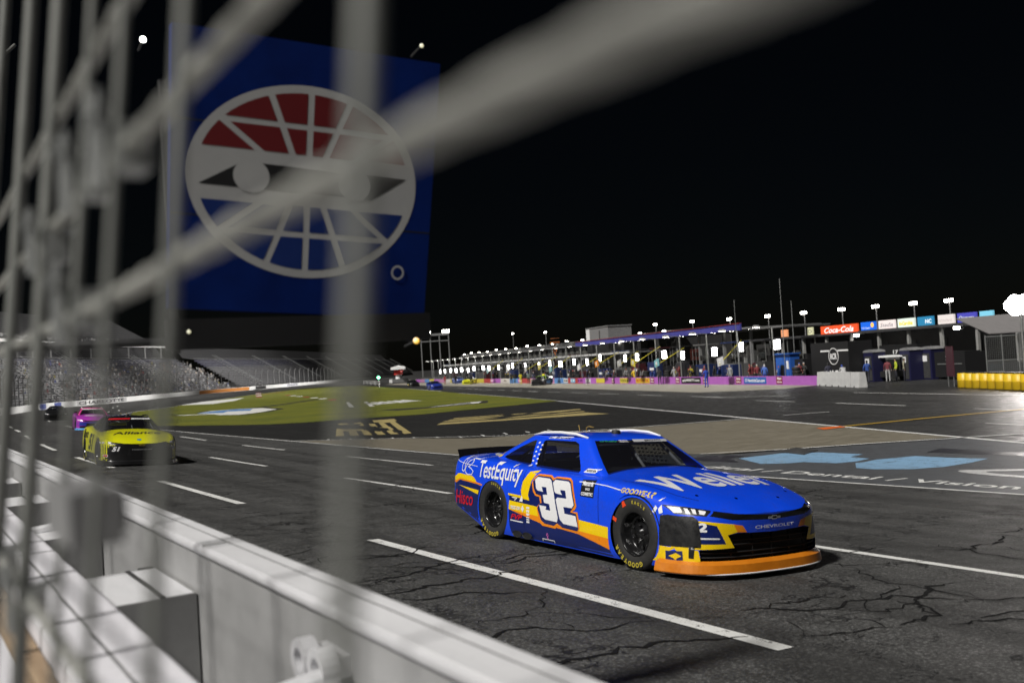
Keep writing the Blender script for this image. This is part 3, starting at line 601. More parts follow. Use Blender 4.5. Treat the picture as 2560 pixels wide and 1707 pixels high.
lines = [([(13.95,38.9),(18.6,38.7),(22.8,35.6),(26.7,33.5),(32.5,31.3)], .14), ([(44.6,64),(35.4,39),(31.5,28.3),(29.9,23.9),(27.8,18.1),(26.8,15.4),(24,9)], .2), ([(20.5,21.8),(22.8,20.6),(25.4,19.2),(27.4,17.9),(31,15.8)], .13),
  ([(58,103.1),(49.9,79.1),(44.4,63.2)], .25), ([(50.9,39.9),(47.1,26.8),(44,16)], .16), ([(41.9,34),(40.3,28.7)], .16), ([(38.8,24.3),(38.1,22.2)], .16), ([(43.9,41.5),(43,37.8)], .16), ([(34.4,30.9),(36.5,30.0)], .12), ([(32.4,19.9),(31.6,16.5)], .12), ([(46.5,48),(48.5,42.9)], .15), ([(75,151),(63.9,118.4)], .2)]
for pts, w in lines: strip('edge_line', pts, w, parent=ground, h=.012)
for a, b in [((72.1,128.3),(70.6,124.2)),((70.1,122.4),(68.3,117.6)),((67.5,115.2),(65.9,110.6)),((65.7,109.6),(64.3,105.6)),((63.9,103.6),(62.3,99.3)),((61.8,96.9),(60.1,92.3)),((59.6,90.1),(58,85.8)),((57.5,83.3),(56.2,79.2)),((55.6,76.6),(54.5,72.5)),((53.3,69.2),(52.1,64.8)),((51,61),(49.6,56.5)),((48.4,52),(47,47.5))]: strip('lane_marking', [a, b], .2, parent=ground, h=.012)
strip('edge_line', [(30.1,24.1),(33.9,23.3),(38.6,22),(46,19.8)], .2, m_worn('yellow line paint', (.62,.38,.03), (.05,.05,.05), .36, .5, 5), ground, .017)
sheet('corner_mark', [(29.1,24.6),(28.7,23.9),(29.8,23.8),(30.1,24.3)], .020, m_worn('orange ground paint', (.75,.14,.02), (.05,.05,.05), .36, .5, 5), ground)
for i in range(11): x = 15.4+.95*i; y = 38.75-.12*i-max(0, x-19)*.28; strip('tick_mark', [(x, y), (x+.35, y+.9)], .08, parent=ground, h=.012)
# infield grass with painted emblems
def m_grass():
    m = mat('infield turf', (.06,.10,.01), .8); g = NG(m); co = g.coords(); a = g.noise(co, .18, 5, .6); b = g.noise(co, 22, 3, .8)
    c = g.ramp(a, [(.3, (.085,.105,.004)), (.55, (.145,.15,.004)), (.75, (.20,.19,.006))]); c = g.mix(g.ramp(b, [(.3, g3(.6)), (.6, g3(0))]), c, (.04,.055,.003)); g.l(c, g.b.inputs['Base Color']); g.bump(b, 1., .05); return m
GRASS = m_grass()
grass = tag(sheet('grass', [(44.2,62.5),(36.9,61.5),(31.3,60.6),(25.7,63.2),(18.8,64.2),(14.4,66),(16.2,86),(24.8,125.4),(39.3,156.4),(65.2,206),(88.4,244.8),(101.4,247.4),(102.6,233.7),(75.5,153),(63.9,119),(58,103.1),(49.9,79.1)], .012, GRASS), kind='stuff')
TW = m_worn('white turf paint', (.62,.62,.60), (.09,.11,.02), .38, .8, 4); TB = m_worn('blue turf paint', (.08,.20,.42), (.08,.10,.02), .36, .8, 4); TK = m_worn('black turf paint', (.015,.014,.014), (.06,.08,.01), .40, .8, 3); TR = m_worn('red turf paint', (.30,.02,.03), (.06,.08,.01), .40, .8, 3)
def gp(name, poly, m, h=.017): sheet(name, poly, h, m, grass)
def ell(cx, cy, a, b, rot, n=28): return [(cx+a*math.cos(t)*math.cos(rot)-b*math.sin(t)*math.sin(rot), cy+a*math.cos(t)*math.sin(rot)+b*math.sin(t)*math.cos(rot)) for t in np.linspace(0, 2*math.pi, n+1)[:-1]]
gp('turf_emblem', [(22.9,100.2),(25.3,101.9),(29.4,109.4),(33,108.9),(34.6,104.6),(33.6,96),(29.8,90.5),(27,88.2),(24.8,94.8)], TK, .016)
gp('turf_emblem', [(23.6,99.9),(25.6,101.2),(29.6,108.5),(32.6,108),(34,104.3),(33,96.6),(29.6,91.4),(27,89.4),(25.2,95)], TW, .020)
gp('turf_emblem', [(26.6,103),(29,106.4),(32,107.6),(33,104.5),(30.8,98.6),(29.5,102),(28,98.3)], TB, .024)
gp('turf_emblem', [(36.5,151.2),(43.8,166.2),(54.1,175.9),(46,154.8),(39.5,143.4)], TW, .018)
gp('turf_emblem', [(33.9,73.9),(36.9,71.4),(42.4,74.2),(44.6,74),(42,69.8),(39.2,69.8),(36,69.2),(33.6,70)], TK, .018); gp('turf_emblem', [(36.9,70.8),(42.2,73.4),(43.6,73.3),(41.7,70.8),(39,70.6)], TW, .022); gp('turf_emblem', [(38,70.9),(42,72.7),(41.2,71.1)], TK, .025)
for p in ([(42.7,101.5),(42.9,101.3),(36.5,85),(36.1,85.2)], [(43.3,98.2),(43.6,98),(37.6,82.8),(37.2,83)]): gp('turf_stripe', p, TW)
for i in range(6): x = 41.6+.85*i; gp('turf_lettering', [(x, 94.5), (x+.45, 94.6), (x-1.6+.3*(i % 2), 86.5), (x-2.2, 86.2+1.2*(i % 3))], TW)
for i in range(7): x = 47+2.2*i; y = 118+9*i; gp('turf_lettering', [(x, y), (x+1.5, y+1), (x+.3, y-3), (x-1, y-4)], TW if i % 3 else TR)
for i in range(5): x = 55+4.5*i; y = 172+14*i; gp('turf_lettering', [(x, y), (x+2.2, y+7), (x+3, y+6), (x+.6, y-2)], TW if i % 2 else TR)
gp('turf_lettering', [(60,190),(64,198),(78,221),(76,217)], TR)
for i in range(9): x = 34+1.7*i; y = 108+2.2*i; gp('turf_lettering', [(x, y), (x+.9, y+.5), (x+.1, y-4), (x-.8, y-4.3)], TK)
# gold lettering on the black strip
GOLD = m_worn('gold ground paint', (.36,.29,.12), (.02,.02,.02), .36, .6, 3)
def quad_map(A, B, C_, D_):
    A, B, C_, D_ = map(Vector, (A, B, C_, D_)); return lambda u, v: tuple((A*(1-u)+B*u)*(1-v)+(D_*(1-u)+C_*u)*v)
q = quad_map((17.3,42.6), (21.9,43.4), (27.9,58.6), (24.2,59.6))
for i in range(6):
    u = i/6; sheet('ground_lettering', [q(u, .0), q(u+.10, .0), q(u+.10+.015*(i % 2), .72+.05*(i % 3)), q(u+.02, .70+.06*((i+1) % 3))], .011, GOLD, ground)
for a, b, c_, d_ in ((.62,.80,1.0,.97),(.30,.80,.42,.90),(.05,.82,.20,.92),(.55,.25,.78,.45),(.1,.35,.42,.55),(.75,.72,.96,.8)): sheet('ground_lettering', [q(a, b), q(c_, b), q(c_, d_), q(a, d_)], .014, GOLD, ground)
q = quad_map((25.4,47.8), (33.8,43.0), (36.9,49.9), (27.6,53.1))
for P in ([(0,0),(1,0),(.93,.36),(.75,.30),(.4,.22),(.04,.30)], [(.05,.42),(.30,.40),(.42,.52),(.30,.58),(.08,.55)], [(.10,.62),(.34,.66),(.47,.74),(.45,.84),(.13,.78)], [(.42,.34),(.62,.42),(.74,.50),(.66,.60),(.52,.52)], [(.66,.40),(.94,.48),(.96,.62),(.80,.58)], [(.62,.78),(.80,.72),(.98,.86),(1.0,1.0),(.72,.92)], [(.15,.88),(.44,.92),(.50,1.0),(.17,1.0)], [(.52,.86),(.60,.84),(.64,.94),(.55,.96)]): sheet('ground_lettering', [q(*p) for p in P], .011, GOLD, ground)
# blue and white sponsor paint at the pit exit
LB = m_worn('light blue ground paint', (.24,.42,.62), (.06,.07,.08), .44, .42, 4); WB = m_worn('white ground paint', (.5,.5,.5), (.06,.06,.06), .44, .45, 4); DK = m_worn('dark patch', (.025,.025,.032), (.05,.05,.06), .42, .4, 3)
pp = ground
sheet('ground_emblem', [(19.8,19.5),(21.1,20),(22,19.9),(22.6,19),(22.7,17.6),(22,17.5),(21.9,16.8),(20.3,16.6),(20,17.4),(19.2,17.3),(18.6,17.6)], .008, LB, pp)
sheet('ground_emblem', [(19.8,15.6),(20.8,16.4),(21.8,16.5),(22.9,16.1),(22.9,15.2),(23.1,14.2),(22.2,14.1),(21,14.2),(20,14.2),(19.3,14.7),(19.3,15.2)], .008, LB, pp)
sheet('ground_emblem', [(18.2,19.6),(19.4,20.8),(20.6,21.0),(21.0,20.2),(19.6,19.7),(18.6,18.3)], .007, DK, pp); sheet('ground_emblem', [(23.8,16.4),(24.8,16.6),(24.7,15.7),(24.6,14.8),(24.8,13.4),(24,13.6),(23.8,14.9)], .007, DK, pp)
ro, ri = ell(21.0, 10.6, 2.75, 1.25, 1.75), ell(21.1, 10.5, 2.3, .92, 1.75)
g = MB(); N_ = len(ro); g.add([(x, y, ztrack(x, y)+.009) for x, y in ro+ri], [(i, (i+1) % N_, N_+(i+1) % N_, N_+i) for i in range(N_)]); g.build('ground_emblem', WB, pp)
sheet('ground_emblem', [(22.3,12.6),(23.4,13.4),(23.7,10.5),(23.0,8.5),(22.4,9.2),(23,11)], .008, WB, pp)
tv, tf = fit_text('Medical / Dental / Vision', 0, 1, 0, 1, offset=.015, shear=.0)
a, b, up_ = Vector((16.35, 18.6)), Vector((17.1, 10.0)), Vector((.75, .25)); g = MB()
g.add([(*(a+(b-a)*u+up_*v), 0) for u, v in tv], tf); g.v = [(x, y, ztrack(x, y)+.009) for x, y, z in g.v]; g.build('ground_lettering', W_LINE, pp, fix=False)
g = MB()
for i in range(8): g.tube([(21.9+.14*i, 19.0+.05*i, -.935), (22.2+.14*i, 20.3+.02*i, -.935)], .03, 5)
drain = tag(g.build('drain_grate', M['darkgrey']), 'slotted metal drain grate in the painted pavement beside the light blue emblem', 'drain grate')
# ------------------------------------------------------------------ outside wall, far fence, grandstands
CONC = m_noisy('painted white concrete', (.50,.50,.50), (.62,.62,.61), 2.5, .55, .15); CONC_D = m_noisy('weathered concrete', (.22,.22,.21), (.32,.32,.31), 1.5, .7, .2)
def path_pt(Y, off=0.):
    x = XW(Y); t = Vector((XW(Y+2)-XW(Y-2), 4.)).normalized(); n = Vector((-t.y, t.x)); return Vector((x, Y))+n*off    # off > 0 : behind the wall
def sweep(name, Ys, prof, m, parent=None, zf=None, smooth=False):
    vv = []; k = len(prof)
    for Y in Ys:
        z0 = ztrack(path_pt(Y).x, Y) if zf is None else zf
        for o, z in prof: p = path_pt(Y, o); vv.append((p.x, p.y, z0+z))
    return MB().add(vv, [(i*k+j, i*k+j+1, (i+1)*k+j+1, (i+1)*k+j) for i in range(len(Ys)-1) for j in range(k-1)]).build(name, m, parent, smooth)
far_wall = sweep('outside_wall', np.arange(36, 500, 6.), [(0,-.1),(0,1.07),(.4,1.07),(.4,-.1)], CONC); tag(far_wall, 'white outside wall curving along the far side of the track', 'wall')
def wall_panel(y0, y1, m, text=None, tm=None, z0=.06, z1=1.0):
    Ys = np.linspace(y0, y1, max(3, int((y1-y0)/3))); o = sweep('wall_banner', Ys, [(-.012, z0), (-.012, z1)], m, far_wall)
    if text:
        tv, tf = fit_text(text, 0, 1, 0, 1, offset=.03); vv = []
        for u, v in tv:
            Y = y0+(y1-y0)*(.06+.88*u); p = path_pt(Y, -.03); vv.append((p.x, p.y, ztrack(path_pt(Y).x, Y)+z0+(z1-z0)*(.14+.72*v)))
        MB().add(vv, tf).build('lettering', tm, o, fix=False)
wall_panel(203, 219, mat('banner grey', (.30,.30,.30), .6), 'CHARLOTTE', M['black']); wall_panel(188, 199, mat('banner blue', (.03,.05,.22), .6), 'bank', M['white'])
wall_panel(262, 292, mat('banner orange', (.42,.16,.03), .6), None); wall_panel(296, 303, M['black']); wall_panel(318, 328, mat('banner pale', (.55,.55,.6), .6), 'CHARLOTTE', M['black'])
fence = empty('catch_fence'); tag(fence, 'tall catch fence of steel posts and cables on the far outside wall', 'fence')
post_me = MB().box((0,0,2.2), (.14,.14,4.4)).box((.25,0,4.75), (.14,.14,.9), M=Matrix.Rotation(.6, 3, 'Y')).mesh('post', [M['darkgrey']])
for Y in np.arange(62, 370, 4.2):
    p = path_pt(Y, .5); link('post', post_me, fence, (p.x, p.y, ztrack(path_pt(Y).x, Y)+1.0))
for z in (1.9, 2.8, 3.7, 4.6, 5.3): sweep('cable', np.arange(62, 370, 6.), [(.48, z), (.48, z+.03)], M['darkgrey'], fence)
SEAT = m_noisy('grandstand seating', (.035,.035,.037), (.10,.10,.105), 1.3, .6, .2); SEATB = m_noisy('blue grandstand seats', (.02,.02,.035), (.04,.04,.065), 1.0, .6, .2)
BENCH = m_noisy('bench aluminium', (.03,.03,.032), (.26,.26,.27), .55, .5, 0, .0, det=8)
DARK_UNLIT = m_noisy('dark steelwork and unlit seats', (.022,.022,.024), (.04,.04,.042), .6, .7, 0)  # the upper seats' unlit look is put into this colour; walls share it
def stand(y0, y1, rows, off, zb, dr, dz, label, deck):
    r = empty('grandstand'); tag(r, label, 'grandstand'); Ys = np.arange(y0, y1+.1, 8.)
    for k in range(rows):
        o = off+dr*k; z = zb+dz*k; tag(sweep('seat_row', Ys, [(o, z-dz), (o, z), (o+dr*.95, z)], SEATB if k > rows*.72 else SEAT, r, -.95), kind='stuff')
        tag(sweep('bench', Ys, [(o+.25, z+.30), (o+.25, z+.42), (o+.55, z+.44)], BENCH, r, -.95), kind='stuff')
    sweep('front_wall', Ys, [(off, -.5), (off-.02, zb)], DARK_UNLIT, r, -.95)
    zt = zb+dz*rows; ot = off+dr*rows
    sweep('back_wall', Ys, [(ot, zt-.4), (ot+3, zt+.2), (ot+6, zt+3.8)], DARK_UNLIT, r, -.95)
    if deck:
        sweep('deck_beam', Ys, [(ot+1, zt+3.2), (ot+1, zt+3.9), (ot+5, zt+4.2)], CONC, r, -.95)
        cm = MB().box((0,0,1.7), (.35,.35,3.4)).mesh('column', [M['grey']])
        for Y in np.arange(y0+4, y1, 8.): p = path_pt(Y, ot+1.4); link('column', cm, r, (p.x, p.y, -.95+zt-.2))
        for k in range(12): tag(sweep('upper_seat_row', Ys, [(ot+5+1.3*k, zt+4.2+.75*k), (ot+6.3+1.3*k, zt+4.9+.75*k)], DARK_UNLIT, r, -.95), kind='stuff')
    sm = [MB().box((0,0,0), (.9, dr*1.02, .04)).mesh('aisle_step', [M['grey']])]
    for Y in np.arange(y0+14, y1, 30.):
        vv = []; k2 = rows
        for k in range(rows):
            for dY in (-.6, .6): p = path_pt(Y+dY, off+dr*k); q = path_pt(Y+dY, off+dr*(k+1)); vv += [(p.x, p.y, -.95+zb+dz*k+.10), (q.x, q.y, -.95+zb+dz*k+.45)]
        MB().add(vv, [(4*k, 4*k+1, 4*k+3, 4*k+2) for k in range(rows)]).build('aisle', CONC_D, r)
        for dY in (-.9, .9):
            a, b = path_pt(Y+dY, off), path_pt(Y+dY, off+dr*rows); MB().tube([(a.x, a.y, zb+.1), (b.x, b.y, zb+dz*rows+.1)], .05, 4).build('handrail', M['steel'], r)
    return r
stand(80, 300, 20, 9, 1.2, .85, .52, 'crowded lower grandstand with a dark upper deck behind the far wall', True)
stand(304, 620, 16, 9, 1.6, 1.0, .62, 'empty grey grandstand with pale aisles at the far bend', False)
CR = [mat('crowd tone', c, .7) for c in ((.26,.26,.26),(.11,.11,.115),(.03,.03,.035),(.06,.05,.045),(.03,.04,.12),(.15,.13,.03),(.12,.03,.03),(.22,.19,.16))]
g = MB(); unit = [(-.5,-.5,0),(.5,-.5,0),(.5,.5,0),(-.5,.5,0),(-.35,-.35,1),(.35,-.35,1),(.35,.35,1),(-.35,.35,1)]; uf = [(4,5,6,7),(0,1,5,4),(1,2,6,5),(2,3,7,6),(3,0,4,7)]
for i in range(3400):
    Y = 82+218*random.random()**1.25; k = int(random.random()**1.25*17); p = path_pt(Y, 9.45+.85*k+random.uniform(-.15,.15)); z = -.95+1.2+.52*k+random.choice((0,.1,.35)); w = random.uniform(.28,.5); h = random.uniform(.35,.75)
    g.add([(p.x+a*w, p.y+b*w, z+c*h) for a, b, c in unit], uf, random.choices(range(8), (12,24,30,22,3,2,3,6))[0])
for i in range(260):
    Y = 100+190*random.random(); k = random.random()*1.2; p = path_pt(Y, 31.3+1.3*k); w = random.uniform(.3,.7)
    g.add([(p.x+a*w, p.y+b*w, 15.1+.75*k+c*.6) for a, b, c in unit], uf, random.choice((0,0,1,2)))
tag(g.build('crowd', CR, fix=False), 'spectators packed into the rows of the lower grandstand', 'crowd', kind='stuff')
# scoring gantry above the far stand
LAMP = m_emit('floodlight lens', (1, .97, .9), 60); LAMP_S = m_emit('small lamp lens', (1, .95, .85), 25); PANEL = m_emit('light panel diffuser', (1, .98, .96), 14)
r = empty('scoring_gantry', (198.7, 371.3, -.95)); tag(r, 'pale steel gantry with two floodlights above the far empty grandstand', 'gantry'); r.rotation_euler.z = math.atan2(-6.6, 10.3)
MB().box((0,0,18.0), (12.4,.6,.9)).build('beam', M['grey'], r); MB().box((0,0,15.2), (12.4,.8,.4)).build('walkway', M['grey'], r)
for x in (-6, -2, 2, 6): MB().box((x,0,8.9), (.4,.4,17.8)).build('leg', M['grey'], r)
for x in (-3.2, 5): MB().box((x,-.2,19.2), (3.0,.5,1.1)).build('floodlight', LAMP_S, r)
# ------------------------------------------------------------------ people
def person_mesh(pose):
    J = dict(pel=(0,0,.95), bel=(0,0,1.10), che=(0,0,1.32), nec=(0,0,1.48), hd1=(0,-.015,1.57), hd2=(0,-.02,1.68), hd3=(0,-.01,1.76),
             shL=(.17,0,1.42), elL=(.25,.02,1.15), wrL=(.27,-.06,.92), haL=(.275,-.08,.83), shR=(-.17,0,1.42), elR=(-.25,.02,1.15), wrR=(-.27,-.06,.92), haR=(-.275,-.08,.83),
             hiL=(.10,0,.92), knL=(.115,-.02,.50), anL=(.12,.02,.10), heL=(.12,.03,.04), toL=(.135,-.18,.035), hiR=(-.10,0,.92), knR=(-.115,-.02,.50), anR=(-.12,.02,.10), heR=(-.12,.03,.04), toR=(-.135,-.18,.035)); J.update(pose)
    Rd = dict(pel=.135, bel=.125, che=.145, nec=.058, hd1=.075, hd2=.095, hd3=.06, sh=.075, el=.052, wr=.036, ha=.035, hi=.095, kn=.065, an=.048, he=.042, to=.035)
    E = [('pel','bel'),('bel','che'),('che','nec'),('nec','hd1'),('hd1','hd2'),('hd2','hd3')]+[(a+s, b+s) for s in 'LR' for a, b in (('sh','el'),('el','wr'),('wr','ha'),('hi','kn'),('kn','an'),('an','he'),('he','to'))]+[('che','sh'+s) for s in 'LR']+[('pel','hi'+s) for s in 'LR']
    K = list(J); me = bpy.data.meshes.new('person'); me.from_pydata([J[k] for k in K], [(K.index(a), K.index(b)) for a, b in E], []); o = link('person', me)
    md = o.modifiers.new('skin', 'SKIN'); md.use_smooth_shade = True
    for i, k in enumerate(K):
        rr = Rd.get(k, Rd.get(k[:2], .05)); sv = me.skin_vertices[0].data[i]; sv.radius = (rr, rr*(.78 if k in ('pel','bel','che') else 1)); sv.use_root = k == 'pel'
    s = o.modifiers.new('sub', 'SUBSURF'); s.levels = 1; s.render_levels = 1
    dg = bpy.context.evaluated_depsgraph_get(); out = bpy.data.meshes.new_from_object(o.evaluated_get(dg)); bpy.data.objects.remove(o)
    out.materials.clear()
    for m in (CR[1], CR[2], M['black'], SKIN, M['black']): out.materials.append(m)
    hz = J['hd1'][2]; hands = [Vector(J[k]) for k in ('haL', 'haR')]
    for p in out.polygons:
        c = p.center; i = 0 if c.z > J['pel'][2] else 1
        if c.z < .075: i = 2
        if (c-Vector(J['hd2'])).length < .16 and c.z > hz-.05: i = 4 if (c.z > hz+.09 or c.y > J['hd2'][1]+.03) else 3
        if min((c-h).length for h in hands) < .085: i = 3
        p.material_index = i; p.use_smooth = True
    return out
SKIN = mat('skin', (.42,.26,.18), .55)
PM = [person_mesh({}), person_mesh(dict(elL=(.28,-.05,1.18), wrL=(.14,-.22,1.12), haL=(.06,-.26,1.13), elR=(-.28,-.05,1.18), wrR=(-.14,-.22,1.10), haR=(-.06,-.26,1.10))),
      person_mesh(dict(knL=(.11,-.20,.52), anL=(.12,-.16,.10), heL=(.12,-.14,.04), toL=(.13,-.36,.04), knR=(-.11,.06,.50), anR=(-.12,.26,.14), heR=(-.12,.29,.09), toR=(-.13,.12,.035), elL=(.24,.14,1.17), wrL=(.25,.10,.94), haL=(.25,.08,.86), elR=(-.24,-.10,1.16), wrR=(-.24,-.26,1.0), haR=(-.24,-.32,.95))),
      person_mesh(dict(bel=(0,-.08,1.07), che=(0,-.25,1.20), nec=(0,-.37,1.30), hd1=(0,-.43,1.37), hd2=(0,-.47,1.47), hd3=(0,-.46,1.55), shL=(.17,-.29,1.26), elL=(.24,-.36,1.0), wrL=(.2,-.50,.82), haL=(.19,-.54,.75), shR=(-.17,-.29,1.26), elR=(-.24,-.36,1.0), wrR=(-.2,-.50,.82), haR=(-.19,-.54,.75)))]
PMAT = {}
def pm(c):
    if c not in PMAT: PMAT[c] = mat('cloth', c, .75)
    return PMAT[c]
def person(x, y, z, pose, face, top, legs, label, group, head=(.02,.02,.02), h=1.0):
    o = link('person', PM[pose], None, (x, y, z)); o.rotation_euler.z = face; o.scale = (h, h, h)
    for i, c in ((0, top), (1, legs), (4, head)): o.material_slots[i].link = 'OBJECT'; o.material_slots[i].material = pm(c)
    return tag(o, label, 'person', group)
# ------------------------------------------------------------------ pit road
PD = Vector((.2917,.9565)); PN = Vector((.9565,-.2917)); RZ = math.atan2(PD.y, PD.x)
def pit(s, o, z=0.): p = Vector((60.8, 50.9))+PD*s+PN*o; return (p.x, p.y, -.95+z)
def pobj(name, s, o, z=0.): e = empty(name, pit(s, o, z), RZ); return e        # local +x along the wall away from camera, local +y towards pit road
def flat_text(body, w, h, m, parent, loc, mirror=-1, **kw):
    """upright lettering on a face turned to local +y; reads from the road, so it runs towards local -x"""
    tv, tf = fit_text(body, -w/2, w/2, 0, h, **kw); return MB().add([(loc[0]+mirror*u, loc[1], loc[2]+v) for u, v in tv], tf).build('lettering', m, parent, fix=False)
PURP = m_noisy('purple wall paint', (.36,.10,.42), (.42,.13,.48), 1.5, .5, .05); col = lambda n, c, r=.5: mat(n, c, r)
WALLC = [PURP, PURP, col('pit pink', (.45,.20,.36)), col('pit white', (.55,.52,.50)), col('pit blue', (.10,.25,.55)), col('pit yellow', (.55,.45,.05)), col('pit red', (.40,.05,.05))]
pw = pobj('pit_wall', 0, 0); tag(pw, 'low purple pit wall with coloured sponsor banners along pit road', 'wall')
for i in range(30):
    s0 = i*6.0; m = PURP if i < 8 else WALLC[(i*5+i//3) % 7]
    MB().box((s0+3, -.12, .37), (5.98, .26, .74)).build('wall_section', m, pw)
def banner(s0, s1, m, text=None, tm=None, z0=.10, z1=.68):
    b = MB().box(((s0+s1)/2, .022, (z0+z1)/2), (s1-s0, .02, z1-z0)).build('wall_banner', m, pw)
    if text: flat_text(text, (s1-s0)*.88, (z1-z0)*.5, tm, b, ((s0+s1)/2, .036, z0+(z1-z0)*.25), offset=.03)
banner(7.7, 11.5, col('banner royal', (.03,.12,.42)), '17 HendrickCars.com', M['white']); banner(20, 24.3, M['black'], 'goJARRETT.com', M['white'])
for s in (5.6, 12.5, 19, 25.2, 31.6, 43.2): b = MB().box((s, .022, .4), (.95,.02,.6)).build('wall_banner', col('sign maroon', (.22,.03,.05)), pw); flat_text('Alsco', .75, .2, M['white'], b, (s, .036, .46), offset=.04); flat_text('Uniforms', .75, .13, M['white'], b, (s, .036, .2), offset=.04)
banner(32.3, 36.2, col('banner yellow', (.62,.42,.02)), 'MOTOR OIL', col('banner red', (.5,.03,.02))); banner(38.4, 41, col('banner lemon', (.6,.5,.05)), 'TOOLS', M['black']); banner(46, 49, col('banner lemon2', (.6,.5,.05)))
for i, (s, c) in enumerate(((51,(.6,.6,.62)),(54,(.4,.08,.4)),(57,(.15,.4,.6)),(60,(.6,.6,.6)),(68,(.55,.5,.4)),(76,(.6,.45,.4)),(83,(.5,.1,.4)),(92,(.6,.55,.5)),(101,(.5,.15,.4)))): banner(s, s+1.9, col('pit number board', c), str((i*7+3) % 98), M['black'] if i % 2 else M['white'])
# per stall: lamp pole, light panel, pit box, sign pole, crew
lampp = None
def lamp_pole():
    r = empty('pit_lamp'); MB().tube([(0,0,0),(0,0,4.9)], .07, 6).build('pole', M['steel'], r); MB().tube([(0,0,4.9),(0,1.6,5.0)], .04, 6).build('arm', M['steel'], r)
    MB().lathe([(0,0),(.36,.0),(.40,.06),(.22,.20),(0,.22)], 14, c=(0,1.5,4.93)).build('shade', M['grey'], r); MB().lathe([(0,0),(.33,0)], 14, c=(0,1.5,4.92)).build('lens', LAMP_S, r); return r
def light_panel():
    r = empty('pit_floodlight'); MB().box((0,0,3.3), (.66,.10,.90)).build('frame', M['darkgrey'], r); MB().box((0,.062,3.3), (.60,.02,.84)).build('diffuser', PANEL, r)
    MB().tube([(0,-.1,0),(0,-.1,2.9)], .04, 6).build('stand', M['darkgrey'], r); return r
def pit_box(c1, c2):
    r = empty('pit_box'); MB().box((0,0,.95), (2.6,1.5,1.7)).build('cabinet', c1, r)
    for x in (-.9, -.3, .3, .9): MB().box((x,.76,.9), (.55,.02,1.4)).build('drawer_panel', M['darkgrey'], r)
    for sx in (-1.2, 1.2):
        for sy in (-.65, .65): MB().tube([(sx,sy,1.8),(sx,sy,3.9)], .03, 5).build('canopy_post', M['steel'], r)
    MB().box((0,0,3.95), (2.8,1.7,.12)).build('canopy', c2, r); MB().box((0,-.2,2.2), (1.9,.4,.5)).build('bench', M['black'], r); MB().box((.2,.3,2.5), (1.5,.06,.55)).build('monitor', M['blackgloss'], r)
    for sx in (-.9, .9): MB().lathe([(0,-.06),(.22,-.06),(.22,.06),(0,.06)], 12, c=(sx,.5,.2), axis='Y').build('wheel', M['rubber'], r)
    return r
P0, L0 = lamp_pole(), light_panel()
BOXC = [M['black'], col('box blue', (.012,.025,.10)), col('box maroon', (.06,.012,.016)), M['darkgrey'], col('box white', (.14,.14,.14)), col('box charcoal', (.03,.03,.035))]
B0 = [pit_box(BOXC[i], BOXC[(i+3) % 6]) for i in range(6)]
SUITS = [((.02,.02,.025),'black'), ((.02,.05,.22),'blue'), ((.30,.30,.30),'pale grey'), ((.16,.02,.025),'dark red'), ((.40,.32,.02),'yellow'), ((.02,.02,.06),'navy'), ((.04,.04,.04),'charcoal'), ((.015,.015,.015),'jet black')]
STALL = [7+6.05*i for i in range(26)]; used_b = set()
ORD = ['first','second','third','fourth','fifth','sixth','seventh','eighth','ninth','tenth','eleventh','twelfth','thirteenth','fourteenth','fifteenth','sixteenth','seventeenth','eighteenth','nineteenth','twentieth','twenty-first','twenty-second','twenty-third','twenty-fourth','twenty-fifth','twenty-sixth']
SIGNC = [(.75,.25,.02),(.6,.6,.62),(.55,.08,.06),(.2,.45,.5),(.6,.5,.05),(.4,.4,.4)]
YPOLE = mat('yellow sign pole', (.55,.48,.04), .5)
rr2 = random.Random(5)
